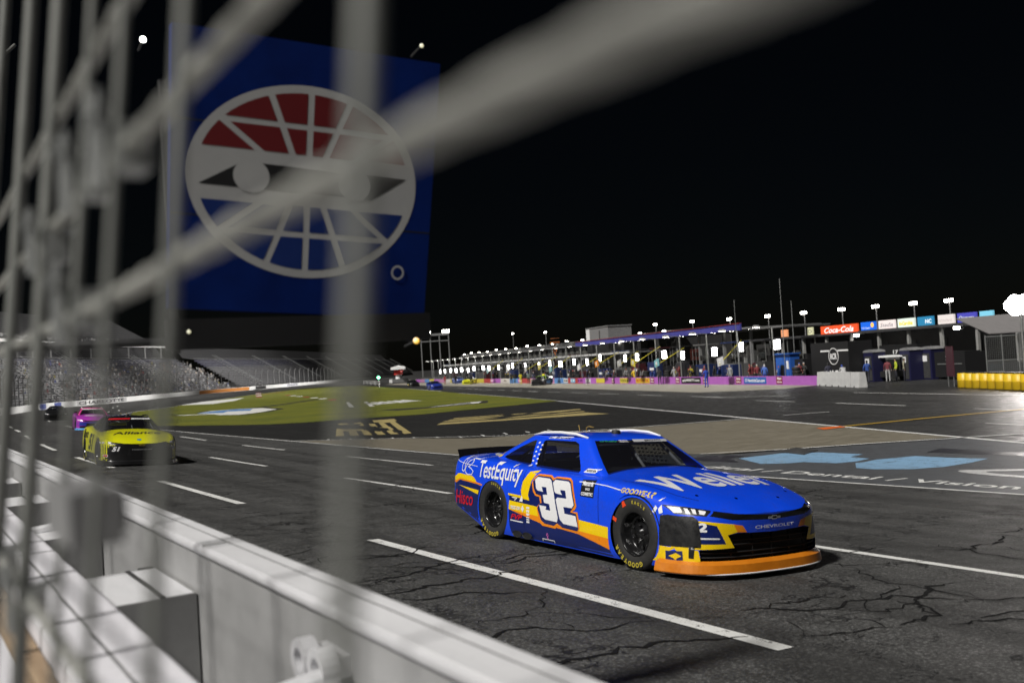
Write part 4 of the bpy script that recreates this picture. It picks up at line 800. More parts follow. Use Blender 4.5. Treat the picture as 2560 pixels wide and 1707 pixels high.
for i, s in enumerate(STALL):
    o = P0 if i == 0 else copy_tree(P0); o.location = pit(s, .45); o.rotation_euler.z = RZ; tag(o, f'round shaded lamp on a pole, {ORD[i]} along the pit wall from the white barrier', 'lamp', 'lamps over the pit stalls')
    o = L0 if i == 0 else copy_tree(L0); k_ = 1.45 if i == 0 else rr2.uniform(.72,1.12); o.location = pit(s+2.6+rr2.uniform(-.6,.6), 2.2+rr2.uniform(-.3,.6), -.006*s+rr2.uniform(-.2,.25)); o.scale = (k_*rr2.uniform(.8,1.1), k_, 1); o.rotation_euler = (rr2.uniform(-.06,.06), rr2.uniform(-.06,.06), RZ+.35+rr2.uniform(-.25,.25)); tag(o, f'bright white light panel on a stand, {ORD[i]} along the pits from the white barrier', 'light', 'light panels of the pit stalls')
    k = (i*2+i//3) % 6; o = B0[k] if k not in used_b else copy_tree(B0[k]); used_b.add(k); o.location = pit(s+3.2+random.uniform(-.4,.4), 5.2); o.rotation_euler.z = RZ; tag(o, f'wheeled pit box with canopy, {ORD[i]} along the pits from the white barrier', 'pit box', 'pit boxes behind the pit wall')
    if i < 16 and i % 2 == 1 or i in (4, 6, 10):
        e = pobj('pit_sign', s+1.2, 1.5); tag(e, f'sign board on a long yellow pole at the {ORD[i]} pit stall from the barrier', 'sign', 'pit stall signs on poles')
        a, b = (0, 0, 3.6+random.uniform(0,.5)), (random.uniform(-1.2,1.2), 3.0, 1.7+random.uniform(0,.6)); MB().tube([a, b], .035, 5).build('pole', YPOLE, e)
        c = col('sign face', SIGNC[i % 6]); m = MB().box((b[0], b[1]-.1, b[2]+.25), (1.15,.04,.75), M=Matrix.Rotation(.2*(1 if i % 4 else -1), 3, 'Y')).build('board', c, e); flat_text(str((i*13+7) % 97), .5, .42, M['white'], m, (b[0], b[1]-.05, b[2]+.05), offset=.04)
        MB().tube([(a[0], a[1], 0), a], .03, 5).build('stand', M['darkgrey'], e)
    if i < 18:
        for j in range(4 if i < 9 else 2):
            su, nm = random.choice(SUITS); q = pit(s+random.uniform(-2.2,2.6), .9+1.6*random.random()+.5*j)
            person(*q, random.choice((0,1,2,3)), RZ+math.pi+random.uniform(-1.2,1.2), su, su if random.random() < .6 else (.02,.02,.025), f'crew member in {nm} behind pit wall, {("near","second","third","back")[j]} one at the {ORD[i]} stall', 'crew behind the pit wall', random.choice(((.02,.02,.02),(.4,.4,.4),(.3,.02,.02),(.05,.1,.4))))
TS = [MB().lathe([(.2,0),(.33,.0),(.355,.06),(.355,.22),(.33,.28),(.2,.28)], 16).mesh('tyre', [M['rubber']], True)]
for i, s in enumerate(STALL[:16]):
    e = pobj('tyre_stack', s-1.6+random.uniform(-.4,.6), .75+random.uniform(0,.7)); tag(e, f'stack of black racing tyres, {ORD[i]} along the pits from the white barrier', 'tyres', 'tyre stacks behind the pit wall')
    for k in range(random.choice((3,4,5))): link('tyre', TS[0], e, (random.uniform(-.03,.03), random.uniform(-.03,.03), .285*k))
    w = random.uniform(1.4,2.6); h = random.uniform(1.3,2.3); e = pobj('equipment_cart', s+random.uniform(-.6,.8), 3.2+random.uniform(-.4,.6)); tag(e, f'dark equipment cart between pit boxes, {ORD[i]} along the pits from the barrier', 'cart', 'equipment carts in the pits')
    MB().box((0,0,h/2+.12), (w,.9,h)).build('body', random.choice((M['black'],M['darkgrey'],BOXC[1],BOXC[2],BOXC[5])), e); MB().box((random.uniform(-.3,.3),.47,h*.7), (w*.5,.02,.3)).build('decal', random.choice((M['white'],M['grey'],CR[4],CR[6])), e); MB().tube([(w*.4,.3,h),(w*.4,.3,h+.7)], .025, 5).build('handle', M['steel'], e)
    for sx in (-w*.38, w*.38): MB().lathe([(0,-.05),(.14,-.05),(.14,.05),(0,.05)], 10, c=(sx,.35,.14), axis='Y').build('wheel', M['rubber'], e)
# people standing on pit road and other singled-out crew
RP = RZ+math.pi
def pp_(x, y, pose, face, top, legs, label, head=(.02,.02,.02), h=1.0): person(x, y, -.946, pose, face, top, legs, label, 'people on pit road', head, h)
pp_(60.9, 63.3, 1, 2.9, (.02,.06,.40), (.02,.06,.40), 'crew member in blue suit standing out on pit road with arms folded')
pp_(63.8, 59.1, 0, 2.2, (.05,.12,.40), (.03,.06,.26), 'crew member in blue and white suit beside the 17 wall banner', (.5,.5,.5))
pp_(68.6, 78.3, 0, 2.6, (.02,.02,.022), (.02,.02,.022), 'person in black before the purple wall near the black banner')
pp_(72.1, 86.7, 2, 1.6, (.55,.38,.02), (.60,.42,.02), 'crew member in yellow suit striding along the pit wall', (.4,.05,.03))
pp_(73.4, 91.8, 2, 4.0, (.02,.02,.022), (.02,.02,.022), 'person in black walking by the yellow wall banner')
pp_(83.7, 131.2, 0, 3.0, (.02,.02,.025), (.02,.02,.025), 'slim figure in black far along pit road')
pp_(80.1, 120.8, 0, 2.6, (.12,.16,.14), (.03,.05,.04), 'official in dark vest between two yellow figures')
pp_(79.6, 122.2, 1, 2.8, (.62,.55,.02), (.60,.55,.02), 'figure in bright yellow suit before the dark vest official'); pp_(81.6, 119.2, 3, 2.2, (.60,.55,.02), (.3,.3,.02), 'figure in yellow top bending behind the dark vest official')
pp_(90, 165, 0, 3.0, (.35,.03,.03), (.30,.03,.03), 'tiny figure in red far down pit road'); pp_(88.5, 158, 2, 3.0, (.02,.02,.02), (.02,.02,.02), 'tiny dark figure walking far down pit road'); pp_(86.5, 149, 0, 3.0, (.03,.03,.05), (.02,.02,.02), 'tiny dark figure standing near the far blue car')
# blue cabinet and black banner wall beside the first stalls
e = pobj('tool_cabinet', 8.1, 2.4); tag(e, 'tall bright blue tool cabinet with dark opening behind the 17 banner', 'cabinet')
BLC = m_noisy('cabinet blue', (.02,.10,.42), (.03,.13,.50), 2, .45, .05); MB().box((0,0,1.25), (2.3,.9,2.5)).build('carcass', BLC, e); MB().box((.1,.46,1.0), (.55,.03,1.2)).build('opening', M['black'], e); MB().box((-.75,.46,1.6), (.4,.03,.7)).build('sticker', M['white'], e); MB().box((0,.05,2.56), (2.5,1.2,.1)).build('lid', BLC, e)
e = pobj('trailer', 2.6, 4.0); tag(e, 'black trailer side with white logos beside the white barrier', 'trailer'); MB().box((0,0,1.7), (5.2,2.2,3.2)).build('body', M['black'], e)
flat_text('RCR', .9, .5, M['white'], e, (-.6, 1.115, 1.9), offset=.05); MB().lathe([(.62,0),(.68,0),(.68,.02),(.62,.02)], 24, c=(-.6,1.108,2.15), axis='Y').build('emblem', M['white'], e)
for j, (x, z, w) in enumerate(((-1.6,.95,.5),(-.9,.95,.4),(-.2,.95,.5),(.4,.95,.3),(-1.7,.6,.4),(-1,.6,.5),(-.3,.6,.35),(.35,.6,.5),(-1.3,.3,.6),(-.3,.3,.6),(-1.9,2.6,1.4),(.6,2.6,1.2))): MB().box((x, 1.11, z), (w,.012,.13)).build('logo', M['white'], e)
for j in range(2): MB().lathe([(.2,-.1),(.42,-.1),(.42,.1),(.2,.1)], 16, c=(-1+2*j,1.0,.42), axis='Y').build('wheel', M['rubber'], e)
# big canopy, stair tower, long pit roof, suites
UNDER = m_noisy('canopy underside', (.16,.16,.16), (.2,.2,.2), 1, .7, 0); BLUEF = m_noisy('blue canopy fascia', (.06,.06,.30), (.08,.08,.36), .5, .5, 0)
e = pobj('canopy_building', 33, 16); tag(e, 'large open canopy with deep blue fascia behind the pit stalls', 'canopy')
MB().box((28,0,5.55), (62,9,.18)).build('roof', UNDER, e); MB().box((27,4.6,5.75), (56,.2,.75)).build('fascia', BLUEF, e); MB().box((27,4.65,6.16), (56,.3,.06)).build('trim', col('red trim', (.35,.05,.06)), e)
MB().prism([(-8,3.5),(-5.5,4.4),(-3,4.6),(-3,-4.5),(-7,-3)], 5.30, 5.46).build('roof_end', UNDER, e)
for j in range(10): MB().box((-1+6.4*j, 3.4, 2.7), (.3,.3,5.4)).build('column', M['grey'], e)
dl = MB().lathe([(0,0),(.16,0)], 10).mesh('downlight', [LAMP_S])
for j in range(26): link('downlight', dl, e, (-2+2.3*j, 1.2+1.6*(j % 2), 5.44))
for j, (x, w, c) in enumerate(((4,3,(.35,.35,.36)),(9.5,4.5,(.42,.41,.40)),(16,3.5,(.12,.12,.13)),(22,3,(.4,.08,.06)),(28,4,(.2,.2,.2)))): b = MB().box((x,-1,2.9), (w,.1,1.5)).build('backdrop', col('backdrop', c), e); flat_text(('NASCAR','MAY 28-30','91','SERIES','PIT')[j], w*.7, .6, M['black'], b, (x, -.93, 2.6), offset=.03)
e = pobj('stair_tower', 82, 15); tag(e, 'grey boxy stair tower rising behind the blue canopy', 'tower'); MB().box((0,0,4.1), (10,4,8.2)).build('wall', M['grey'], e); MB().box((4.2,2.02,6.9), (1.6,.05,2.4)).build('sign_panel', M['white'], e); MB().box((0,0,8.25), (10.2,4.2,.15)).build('parapet', M['grey'], e); MB().box((-1.2,2.02,6.8), (.35,.05,1.8)).build('vent', M['darkgrey'], e)
e = pobj('pit_roof', 118, 10); tag(e, 'long low pit roof with white fascia running into the distance', 'roof'); MB().box((0,0,3.75), (125,5,.15)).build('roof', UNDER, e); MB().box((0,2.6,3.85), (125,.15,.42)).build('fascia', CONC, e)
for j in range(20): MB().box((-60+6.3*j, 2.2, 1.85), (.2,.2,3.7)).build('column', M['grey'], e)
e = pobj('suite_building', 140, 24); tag(e, 'dark two storey suite building with small lights behind the long pit roof', 'building'); MB().box((0,0,3.4), (150,8,6.8)).build('wall', M['darkgrey'], e)
for j in range(2): MB().box((0,4.3,3.3+2.6*j), (150,.9,.22)).build('balcony', M['grey'], e)
win = MB().box((0,4.03,0), (2.0,.06,1.3)).mesh('window', [col('dim window', (.10,.10,.09), .2)]); sl = MB().lathe([(0,0),(.28,.0),(.22,.14),(0,.16)], 10).mesh('lamp', [LAMP_S])
for j in range(40): link('window', win, e, (-72+3.6*j, 0, 4.9))
for j in range(16): link('lamp', sl, e, (-70+9.2*j, 4.6, 6.7+.12*(j % 3)))
# scissor lift
e = pobj('scissor_lift', 92, 9); tag(e, 'orange scissor lift raised above the pit stalls', 'lift'); OR = col('lift orange', (.45,.14,.04))
for j in range(4):
    z = .8+1.35*j; MB().tube([(-.7,0,z),(.7,0,z+1.35)], .06, 5).build('arm', OR, e); MB().tube([(.7,.1,z),(-.7,.1,z+1.35)], .06, 5).build('arm', OR, e)
MB().box((0,0,.5), (2,1.1,.6)).build('base', OR, e); MB().box((0,0,6.4), (2,1.1,.25)).build('platform', OR, e); MB().box((0,0,7.1), (1.9,1.0,.06)).build('rail', OR, e)
# garage row with billboards, light masts
gar = pobj('garage_building', 42, 43); tag(gar, 'long dark open garage building under the row of billboards', 'building'); GW = m_noisy('garage wall', (.035,.035,.038), (.06,.06,.062), .5, .7, 0)
MB().box((0,-5,2.2), (84,4,4.4)).build('wall', GW, gar); MB().box((0,0,4.55), (84,9,.35)).build('roof', GW, gar)
for j in range(14):
    x = -39+6*j; MB().box((x,3.9,2.2), (.35,.35,4.4)).build('column', CONC_D, gar); MB().box((x+3,-2.9,1.6), (3.6,.1,3.0)).build('garage_door', M['darkgrey'], gar)
for x in (7.5, -12): MB().box((x,4.2,4.15), (.7,.3,.3)).build('wall_lamp', LAMP, gar)
lp = [(x, 4.1) for x in (-30, -3, 20)]
def billboard(s0, s1, c, text, tc, label, z0=4.75, z1=5.85, **kw):
    e = pobj('billboard', (s0+s1)/2, 38.6); tag(e, label, 'billboard', 'billboards on the garage roof'); w = s1-s0
    MB().box((0,0,(z0+z1)/2), (w,.25,z1-z0)).build('face', mat('lit billboard', c, .5, emit=c, es=.9), e)
    for x in (-w*.35, w*.35): MB().box((x,-.25,4.6), (.12,.12,1.2)).build('support', M['darkgrey'], e)
    if text: flat_text(text, w*kw.pop('tw', .8), kw.pop('th', .5), mat('lit lettering', tc, .5, emit=tc, es=.8), e, (kw.pop('tx', 0), .14, z0+kw.pop('tz', .25)), **kw)
    return e
billboard(48.7, 57.4, (.62,.07,.02), 'Coca-Cola', (.8,.8,.8), 'wide red billboard with white script lettering', z0=4.65, z1=5.8, shear=.35, offset=.02, th=.8, tz=.12)
e = billboard(44.8, 47.9, (.01,.10,.55), 'NC Upper', (.7,.75,.8), 'bright blue billboard with a yellow sun', tz=.12, th=.3, tw=.6, tx=.4); MB().lathe([(0,0),(.34,0)], 20, c=(-.95,.15,5.4), axis='Y').build('sun_emblem', mat('lit sun', (.8,.45,.1), .5, emit=(.8,.45,.1), es=.9), e)
billboard(40.8, 44.1, (.62,.55,.53), 'Stadia', (.1,.1,.12), 'pinkish white billboard with dark script', shear=.3); billboard(37, 40.2, (.55,.62,.55), 'In-Carolina', (.65,.5,.02), 'white billboard with yellow lettering', offset=.04)
billboard(33.6, 36.4, (.02,.16,.30), 'NC', (.75,.8,.8), 'teal billboard with white NC letters', tw=.4, tx=-.6, offset=.03); billboard(30, 32.7, (.55,.50,.48), 'ECONOSAVE', (.28,.25,.24), 'cream billboard with grey capital letters', th=.3)
billboard(26.4, 29.4, (.05,.05,.32), 'Qismons', (.7,.72,.6), 'deep blue billboard with pale lettering', shear=.2); billboard(23.8, 25.8, (.15,.42,.55), None, (1,1,1), 'plain pale teal billboard beside the bright lamp'); billboard(59.6, 60.8, (.45,.45,.28), 'D', (.1,.1,.1), 'small pale yellow square billboard left of the red one'); billboard(66.5, 68.2, (.6,.25,.12), None, (1,1,1), 'tiny glowing orange billboard beyond the blue canopy')
MAST = None
def mast():
    r = empty('light_mast'); MB().tube([(0,0,0),(0,0,10)], [.14,.08], 6).build('pole', M['grey'], r); MB().box((0,.05,10.1), (1.7,.12,.10)).build('crossbar', M['grey'], r)
    for x in (-.55, .0, .55): MB().box((x,.15,10.35), (.46,.3,.42)).build('floodlight', LAMP_S, r)
    return r
m0 = mast()
for i, (s, o, z) in enumerate(((56,60,8.6),(64,60,8.8),(73.5,60,9),(83,60,9.2),(95,60,9.4),(108,60,9.6),(124,60,10.0),(142,60,10.5),(163,60,11),(188,60,11.7),(256,60,13.5),(298,60,15))):
    r = m0 if i == 0 else copy_tree(m0); r.location = pit(s, o, z-10.3); r.rotation_euler.z = RZ; tag(r, f'tall light mast with floodlights behind the garages, {ORD[i]} from the bright lamp', 'light mast', 'light masts behind the pits')
for s, o, z, tgt, en in ((142,60,10.8,(25,210,5),1.5e6),(188,60,12.0,(100,320,6),1.3e6)):
    ld = bpy.data.lights.new('mast_beam', 'SPOT'); ld.energy = en; ld.spot_size = math.radians(62); ld.spot_blend = .9; ld.shadow_soft_size = 5.0; ld.color = (1,.97,.93)
    p = Vector(pit(s, o-.8, z)); lo_ = link('mast_beam', ld, None, p); lo_.rotation_euler = (p-Vector(tgt)).to_track_quat('Z', 'Y').to_euler()
for s, o, h in ((6.9,1.4,9.0),(27,8,8.5),(9.5,4,7.2)):
    e = MB().tube([(0,0,0),(.05,0,h)], .035, 5).build('antenna_pole', M['steel'], loc=pit(s, o)); tag(e, {6.9:'very tall thin antenna pole behind the blue cabinet', 27:'thin antenna pole rising in front of the blue fascia', 9.5:'short thin antenna pole beside the tall one'}[s], 'pole')
# white barrier blocks, barrels, caged area and lamp at the right
for (a, b), lb in ((((60.0,50.0),(57.0,44.6)), 'long white concrete barrier block at the end of the purple wall'), (((56.9,44.45),(56.2,43.2)), 'short white concrete block at the tail of the barrier')):
    a, b = Vector(a), Vector(b); L = (b-a).length; e = empty('concrete_barrier', ((a.x+b.x)/2, (a.y+b.y)/2, -.95), math.atan2((b-a).y, (b-a).x)); tag(e, lb, 'barrier')
    MB().prism([(-.3,0.02),(.3,0.02),(.26,.55),(.2,1.08),(-.2,1.08),(-.26,.55)], -L/2, L/2, fn=lambda x, y, z: (z, x, y)).build('block', CONC, e)
    for x in np.arange(-L/2+.6, L/2-.3, 1.2): MB().box((x, -.29, .07), (.14,.06,.10)).build('lifting_slot', M['black'], e)
YB = m_noisy('yellow barrel plastic', (.62,.40,.01), (.70,.47,.02), 3, .45, .05)
def barrel():
    r = empty('barrel'); MB().lathe([(0,0),(.36,0),(.40,.04),(.385,.44),(.395,.46),(.395,.48),(.385,.50),(.36,.88),(.30,.90),(0,.90)], 20).build('drum', YB, r, True); MB().lathe([(.31,.90),(.31,.97),(0,.99)], 20).build('lid', M['black'], r); return r
b0 = barrel(); k = 0
for i in range(9):
    x, y = 54.9-.44*i*(1 if i < 8 else 1), 34.9-.74*i; r = b0 if i == 0 else copy_tree(b0); r.location = (x, y, -.95); r.rotation_euler = (0, random.uniform(-.03,.03), i); tag(r, f'yellow crash barrel with black lid, {ORD[i]} in the row from the left', 'barrel', 'crash barrels')
cage = empty('fence_pen', (58,33.8,-.95)); tag(cage, 'chain link pen with steel posts under a sloping canvas roof', 'fence'); dirp = Vector((.75,-.66,0))
for i in range(8): p = dirp*(i*.95-1.3); MB().tube([(p.x,p.y,0),(p.x,p.y,3.1)], .045, 6).build('post', M['steel'], cage)
for z in (.15, 1.5, 3.0): MB().tube([tuple(dirp*-1.3+Vector((0,0,z))), tuple(dirp*5.4+Vector((0,0,z)))], .025, 5).build('rail', M['steel'], cage)
wires = MB()
for i in range(58): p = dirp*(-1.3+.117*i); wires.box((p.x,p.y,1.55), (.008,.008,2.9))
for i in range(25): a, b = dirp*-1.3, dirp*5.4; wires.tube([(a.x,a.y,.15+.117*i),(b.x,b.y,.15+.117*i)], .005, 4)
tag(wires.build('wire_mesh', M['steel'], cage), kind='stuff')
CANV = m_noisy('canvas roof', (.14,.135,.135), (.19,.18,.18), 2, .8, .05, stretch=(6,1,1)); n2 = Vector((.66,.75,0))
pts = [dirp*-1.0+n2*.2+Vector((0,0,3.2)), dirp*5.6+n2*.2+Vector((0,0,3.2)), dirp*5.6+n2*3.2+Vector((0,0,4.5)), dirp*-2.0+n2*3.2+Vector((0,0,4.3))]
MB().add([tuple(p) for p in pts]+[tuple(p+Vector((0,0,-.05))) for p in pts], [(0,1,2,3),(7,6,5,4),(0,4,5,1),(1,5,6,2),(2,6,7,3),(3,7,4,0)]).build('roof', CANV, cage)
lt = empty('light_tower', (57.2,32.4,-.95)); tag(lt, 'portable light tower with blazing lamp heads beside the chain link pen', 'light tower'); MB().tube([(0,0,0),(0,0,4.4)], .08, 8).build('mast', M['steel'], lt); MB().box((0,0,.4), (1.4,1.0,.6)).build('base', M['grey'], lt)
BIG = m_emit('blazing lamp lens', (1,.93,.88), 60); fdir = Vector((-.78,-.35,-.10)).normalized()
for dx, dz in ((-.28,.0),(.28,.0),(-.28,.5),(.28,.5),(0,.25),(-.5,.25),(.5,.25)):
    c = Vector((dx*.41, -dx*.9, 4.55+dz)); q = fdir.to_track_quat('Z', 'Y').to_matrix()
    MB().lathe([(0,-.05),(.3,-.02),(.40,.10)], 16).build('lamp_head', M['darkgrey'], lt).matrix_local = Matrix.Translation(c)@q.to_4x4(); MB().lathe([(0,.08),(.38,.08)], 16, ).build('lens', BIG, lt, fix=False).matrix_local = Matrix.Translation(c+fdir*.02)@q.to_4x4()
ld = bpy.data.lights.new('tower_beam', 'SPOT'); ld.energy = 1300; ld.spot_size = math.radians(120); ld.spot_blend = .5; ld.shadow_soft_size = .5; ld.color = (1,.93,.90); lo_ = link('tower_beam', ld, None, (56.95,31.6,4.0)); lo_.rotation_euler = (-fdir+Vector((0,0,.12))).to_track_quat('Z', 'Y').to_euler()
# dark odds and ends between the barrier and the garages
def booth(x, y, label):
    e = empty('portable_toilet', (x,y,-.95), RZ); tag(e, label, 'booth', 'portable booths'); MB().box((0,0,1.15), (1.15,1.15,2.3)).build('shell', col('booth navy', (.012,.012,.05)), e); MB().prism([(-.62,0),(.62,0),(.5,.16),(0,.22),(-.5,.16)], -.6, .6, fn=lambda a, b, c: (a, c, 2.3+b)).build('roof', M['grey'], e); MB().box((0,.59,1.05), (.8,.03,1.9)).build('door', M['darkgrey'], e); MB().box((0.1,.62,1.6), (.5,.02,.45)).build('notice', M['white'], e)
booth(66.3,46.4,'dark booth with white notice behind the group of people'); booth(67.2,45.2,'dark booth with small notice at the end of the booths'); booth(65.2,48.9,'dark booth with notice beside the golf cart')
e = empty('golf_cart', (65.6,47.9,-.95), RZ+.3); tag(e, 'white roofed golf cart parked by the dark booths', 'golf cart'); MB().box((0,0,.55), (2.2,1.15,.45)).build('body', M['black'], e); MB().box((-.2,0,.95), (.6,1.0,.5)).build('seat', M['darkgrey'], e); MB().prism([(-1.15,0),(1.15,0),(1.0,.10),(0,.16),(-1.0,.10)], -.62, .62, fn=lambda a, b, c: (a, c, 1.85+b)).build('roof', M['white'], e)
for sx in (-.95,.95):
    for sy in (-.5,.5): MB().tube([(sx,sy,.7),(sx*.95,sy,1.9)], .025, 5).build('roof_post', M['black'], e); MB().lathe([(.05,-.07),(.23,-.08),(.23,.08),(.05,.07)], 14, c=(sx*.8,sy,.23), axis='Y').build('wheel', M['rubber'], e)
person(63.6,46.6,-.95,0,2.0,(.16,.03,.04),(.4,.4,.4),'person in maroon top and pale shorts near the white barrier','people by the barrier'); person(64.6,46.6,-.95,0,4.0,(.42,.50,.03),(.03,.03,.04),'person in lime yellow top in the group by the booths','people by the barrier'); person(64.2,45.6,-.95,0,.5,(.30,.28,.20),(.02,.02,.03),'person in khaki top with back turned by the booths','people by the barrier')
person(62.5,47.6,-.95,2,2.0,(.02,.06,.25),(.02,.02,.03),'person in dark blue striding along behind the barrier tail','people by the barrier'); person(60.6,48.2,-.95,3,2.6,(.40,.40,.40),(.04,.05,.15),'person in white top bending over behind the white barrier','people by the barrier',(.03,.06,.3)); person(60.0,49.2,-.95,0,2.6,(.03,.03,.05),(.02,.02,.03),'dark figure behind the left end of the white barrier','people by the barrier')
for i, (s, o, w, h, lb) in enumerate(((-6,8,3.2,1.9,'black tool chest on wheels behind the white barrier'),(-1,9,3.5,2.2,'black equipment cart beyond the crew behind the barrier'),(5,12,5,2.6,'black hauler lift gate with number 17 behind the pits'),(0,14,3,1.7,'low dark pit cart further back behind the barrier'))):
    e = pobj('equipment_cart', s, o); tag(e, lb, 'cart', 'dark carts behind the barrier'); MB().box((0,0,h/2+.15), (w,1.4,h)).build('body', M['black'], e); MB().box((0,.72,h*.6), (w*.8,.03,.08)).build('handle', M['steel'], e); flat_text('17 8' if i == 2 else '22', w*.25, .35, M['white'], e, (0,.72,h*.75), offset=.03)
    for sx in (-w*.38, w*.38): MB().lathe([(0,-.06),(.18,-.06),(.18,.06),(0,.06)], 12, c=(sx,.55,.18), axis='Y').build('wheel', M['rubber'], e)
for i in range(3): p = pit(31-1.0*i, 37); tag(MB().lathe([(0,0),(.3,0),(.31,.45),(.3,.9),(0,.9)], 14).build('drum', col('drum blue', (.02,.03,.16)), None, True, p), f'dark blue drum standing by the garage columns, {ORD[i]} from the left', 'drum', 'blue drums by the garage')
e = empty('warning_sign', (56.2,36.6,-.95), .9); tag(e, 'dark maroon sign board with small white text beside the pen', 'sign'); MB().box((0,0,1.6), (1.3,.06,1.9)).build('board', col('sign dark', (.07,.02,.03)), e)
for z, w in ((2.35,.9),(1.9,.5),(1.6,.8),(1.3,.7),(1.0,.7)): MB().box((0,-.035,z), (w,.01,.14)).build('text_line', col('sign pale', (.35,.25,.25)), e)
for x in (-.5,.5): MB().tube([(x,0,0),(x,0,.7)], .03, 5).build('leg', M['steel'], e)
# pit entry marker and green signal
e = empty('pit_entry_marker', (120,247,-.95)); tag(e, 'red and white pit entry post at the far end of pit road', 'marker post'); MB().lathe([(.9,0),(.8,3.2)], 12).build('post', M['white'], e); MB().lathe([(1.3,2.2),(1.3,3.4)], 12).build('red_band', col('marker red', (.6,.03,.02)), e); MB().lathe([(2.2,3.6),(2.0,4.3),(0,4.8)], 12).build('cap', CONC, e); MB().box((0,0,.5), (5,2,1)).build('base', CONC, e)
e = empty('signal_light', (82,178,-.95)); tag(e, 'green signal light on a thin post by the far grass', 'signal'); MB().tube([(0,0,0),(0,0,1.9)], .06, 6).build('post', M['steel'], e); MB().lathe([(0,-.3),(.26,-.15),(.3,0),(.26,.15),(0,.3)], 12, c=(0,0,2.1)).build('lens', m_emit('green signal', (.1,1,.35), 18), e)
e = empty('guard_rail', (106,235,-.95), 1.25); tag(e, 'low white guard rail on the grass far down the infield', 'rail')
for z in (.4,.9): MB().box((0,0,z), (42,.15,.18)).build('rail', CONC, e)
for x in (-20,-10,0,10,20): MB().box((x,0,.45), (.25,.25,.9)).build('post', CONC, e)
# ------------------------------------------------------------------ other cars
def sub(car): return lambda n, sh, ax, m, ly, **k: decal(n, sh, ax, m, ly, car, **k)
P_YEL = m_paint('acid yellow paint', (.66,.66,.006), .04); P_BLKC = m_paint('black car paint', (.008,.008,.009), .02)
yc = make_car('stock_car', P_YEL, cabin=P_BLKC, split=P_BLKC, rails=V_BLK); tag(yc, 'yellow and black number 51 stock car coming up behind the blue one', 'race car', 'race cars'); D = sub(yc)
D('nose_panel', [[(-.96,.585),(-.5,.575),(0,.56),(.5,.575),(.96,.585),(.96,.09),(-.96,.09)]], 'front', P_BLKC, 0); D('nose_number', [fit_text('51', -.72, -.52, .40, .52, shear=.3, offset=.05)], 'front', V_WHT, 2)
D('lettering', [fit_text('CHEVROLET', -.24, .26, .425, .455, offset=.02)], 'front', V_GRY, 2); D('emblem', stroke([(-.08,.552),(-.03,.562),(.03,.562),(.08,.545),(.03,.535),(-.03,.535),(-.08,.552)], .007), 'front', V_GOLD, 3)
D('headlight', [[(-.80,.655),(-.62,.62),(-.70,.585),(-.80,.59)]], 'front', V_BLK, 1); D('headlight', [[(-.79,.645),(-.72,.63),(-.73,.60),(-.79,.60)]], 'front', V_WHT, 2); D('headlight', [[(.90,.66),(.72,.63),(.74,.58),(.90,.57)]], 'front', V_WHT, 2); D('headlight', [[(.89,.50),(.78,.50),(.80,.42),(.88,.42)]], 'front', V_GRY, 2)
hv, hf = fit_text('Alliance', -.62, .62, 0, 1, offset=.02, shear=.35); D('lettering', [([(2.86-.34*v, u) for u, v in hv], hf)], 'top', V_BLK, 2)
D('windscreen_banner', [[(-.56,1.18),(.0,1.19),(.03,1.222),(-.53,1.218)]], 'front', V_RED, 1, step=.03); D('windscreen_banner', [[(.03,1.19),(.56,1.18),(.53,1.218),(.06,1.222)]], 'front', V_WHT, 1, step=.03); D('lettering', [fit_text('CLEMENTS', .13, .48, 1.196, 1.211, offset=.03)], 'front', V_BLK, 2, step=.03)
D('roof_panel', [[(.35,-.47),(1.2,-.47),(1.2,.1),(.35,.1)]], 'top', P_NAVY, 1); D('roof_panel', [[(.40,-.40),(.55,-.40),(.55,-.25),(.40,-.25)],[(.75,-.2),(.9,-.2),(.9,-.05),(.75,-.05)],[(1.0,-.45),(1.1,-.45),(1.1,-.2),(1.0,-.2)]], 'top', V_WHT, 2)
D('number', [fit_text('51', .85, 1.75, .35, .80, offset=.04, shear=.2)], 'side', V_BLK, 2); D('lettering', [fit_text('Alliance', -.4, .6, .66, .90, offset=.02, shear=.3)], 'side', V_BLK, 2); D('lower_panel_stripe', [[(.40,.30),(2.28,.30),(2.33,.09),(.42,.09)]], 'side', P_BLKC, 1)
D('nose_sticker', [[(-.90,.32),(-.80,.32),(-.80,.26),(-.90,.26)]], 'front', V_WHT, 2); D('nose_sticker', [[(-.89,.31),(-.81,.31),(-.81,.27),(-.89,.27)]], 'front', V_RED, 3); D('nose_sticker', [[(-.95,.64),(-.87,.64),(-.87,.60),(-.95,.60)]], 'front', V_WHT, 2); D('hood_badge', [circle(3.36, -.03, .06, 12)], 'top', mat('badge blue', (.02,.2,.4), .4), 2)
place_car(yc, 5.55, 30.3, -.04, .067)
P_PUR = m_paint('purple paint', (.42,.04,.44), .03); P_MAG = m_paint('magenta paint', (.62,.05,.26), .03); P_SKY = mat('sky blue splitter', (.12,.35,.7), .4)
pc = make_car('stock_car', P_PUR, cabin=P_MAG, split=P_SKY, tyre_letters=False); tag(pc, 'purple stock car with magenta roof and pale blue splitter following the yellow one', 'race car', 'race cars'); D = sub(pc)
D('nose_panel', [[(-.96,.52),(.96,.52),(.96,.30),(-.96,.30)]], 'front', mat('indigo', (.03,.04,.35), .4), 0); D('windscreen_banner', [[(-.56,1.18),(.56,1.18),(.53,1.22),(-.53,1.22)]], 'front', V_WHT, 1, step=.03); D('hood_stripe', [[(2.5,-.45),(2.5,.45),(2.75,.5),(2.75,-.5)]], 'top', V_WHT, 1); D('headlight', [[(-.90,.65),(-.66,.62),(-.74,.59),(-.89,.60)],[(.90,.65),(.66,.62),(.74,.59),(.89,.60)]], 'front', V_WHT, 1)
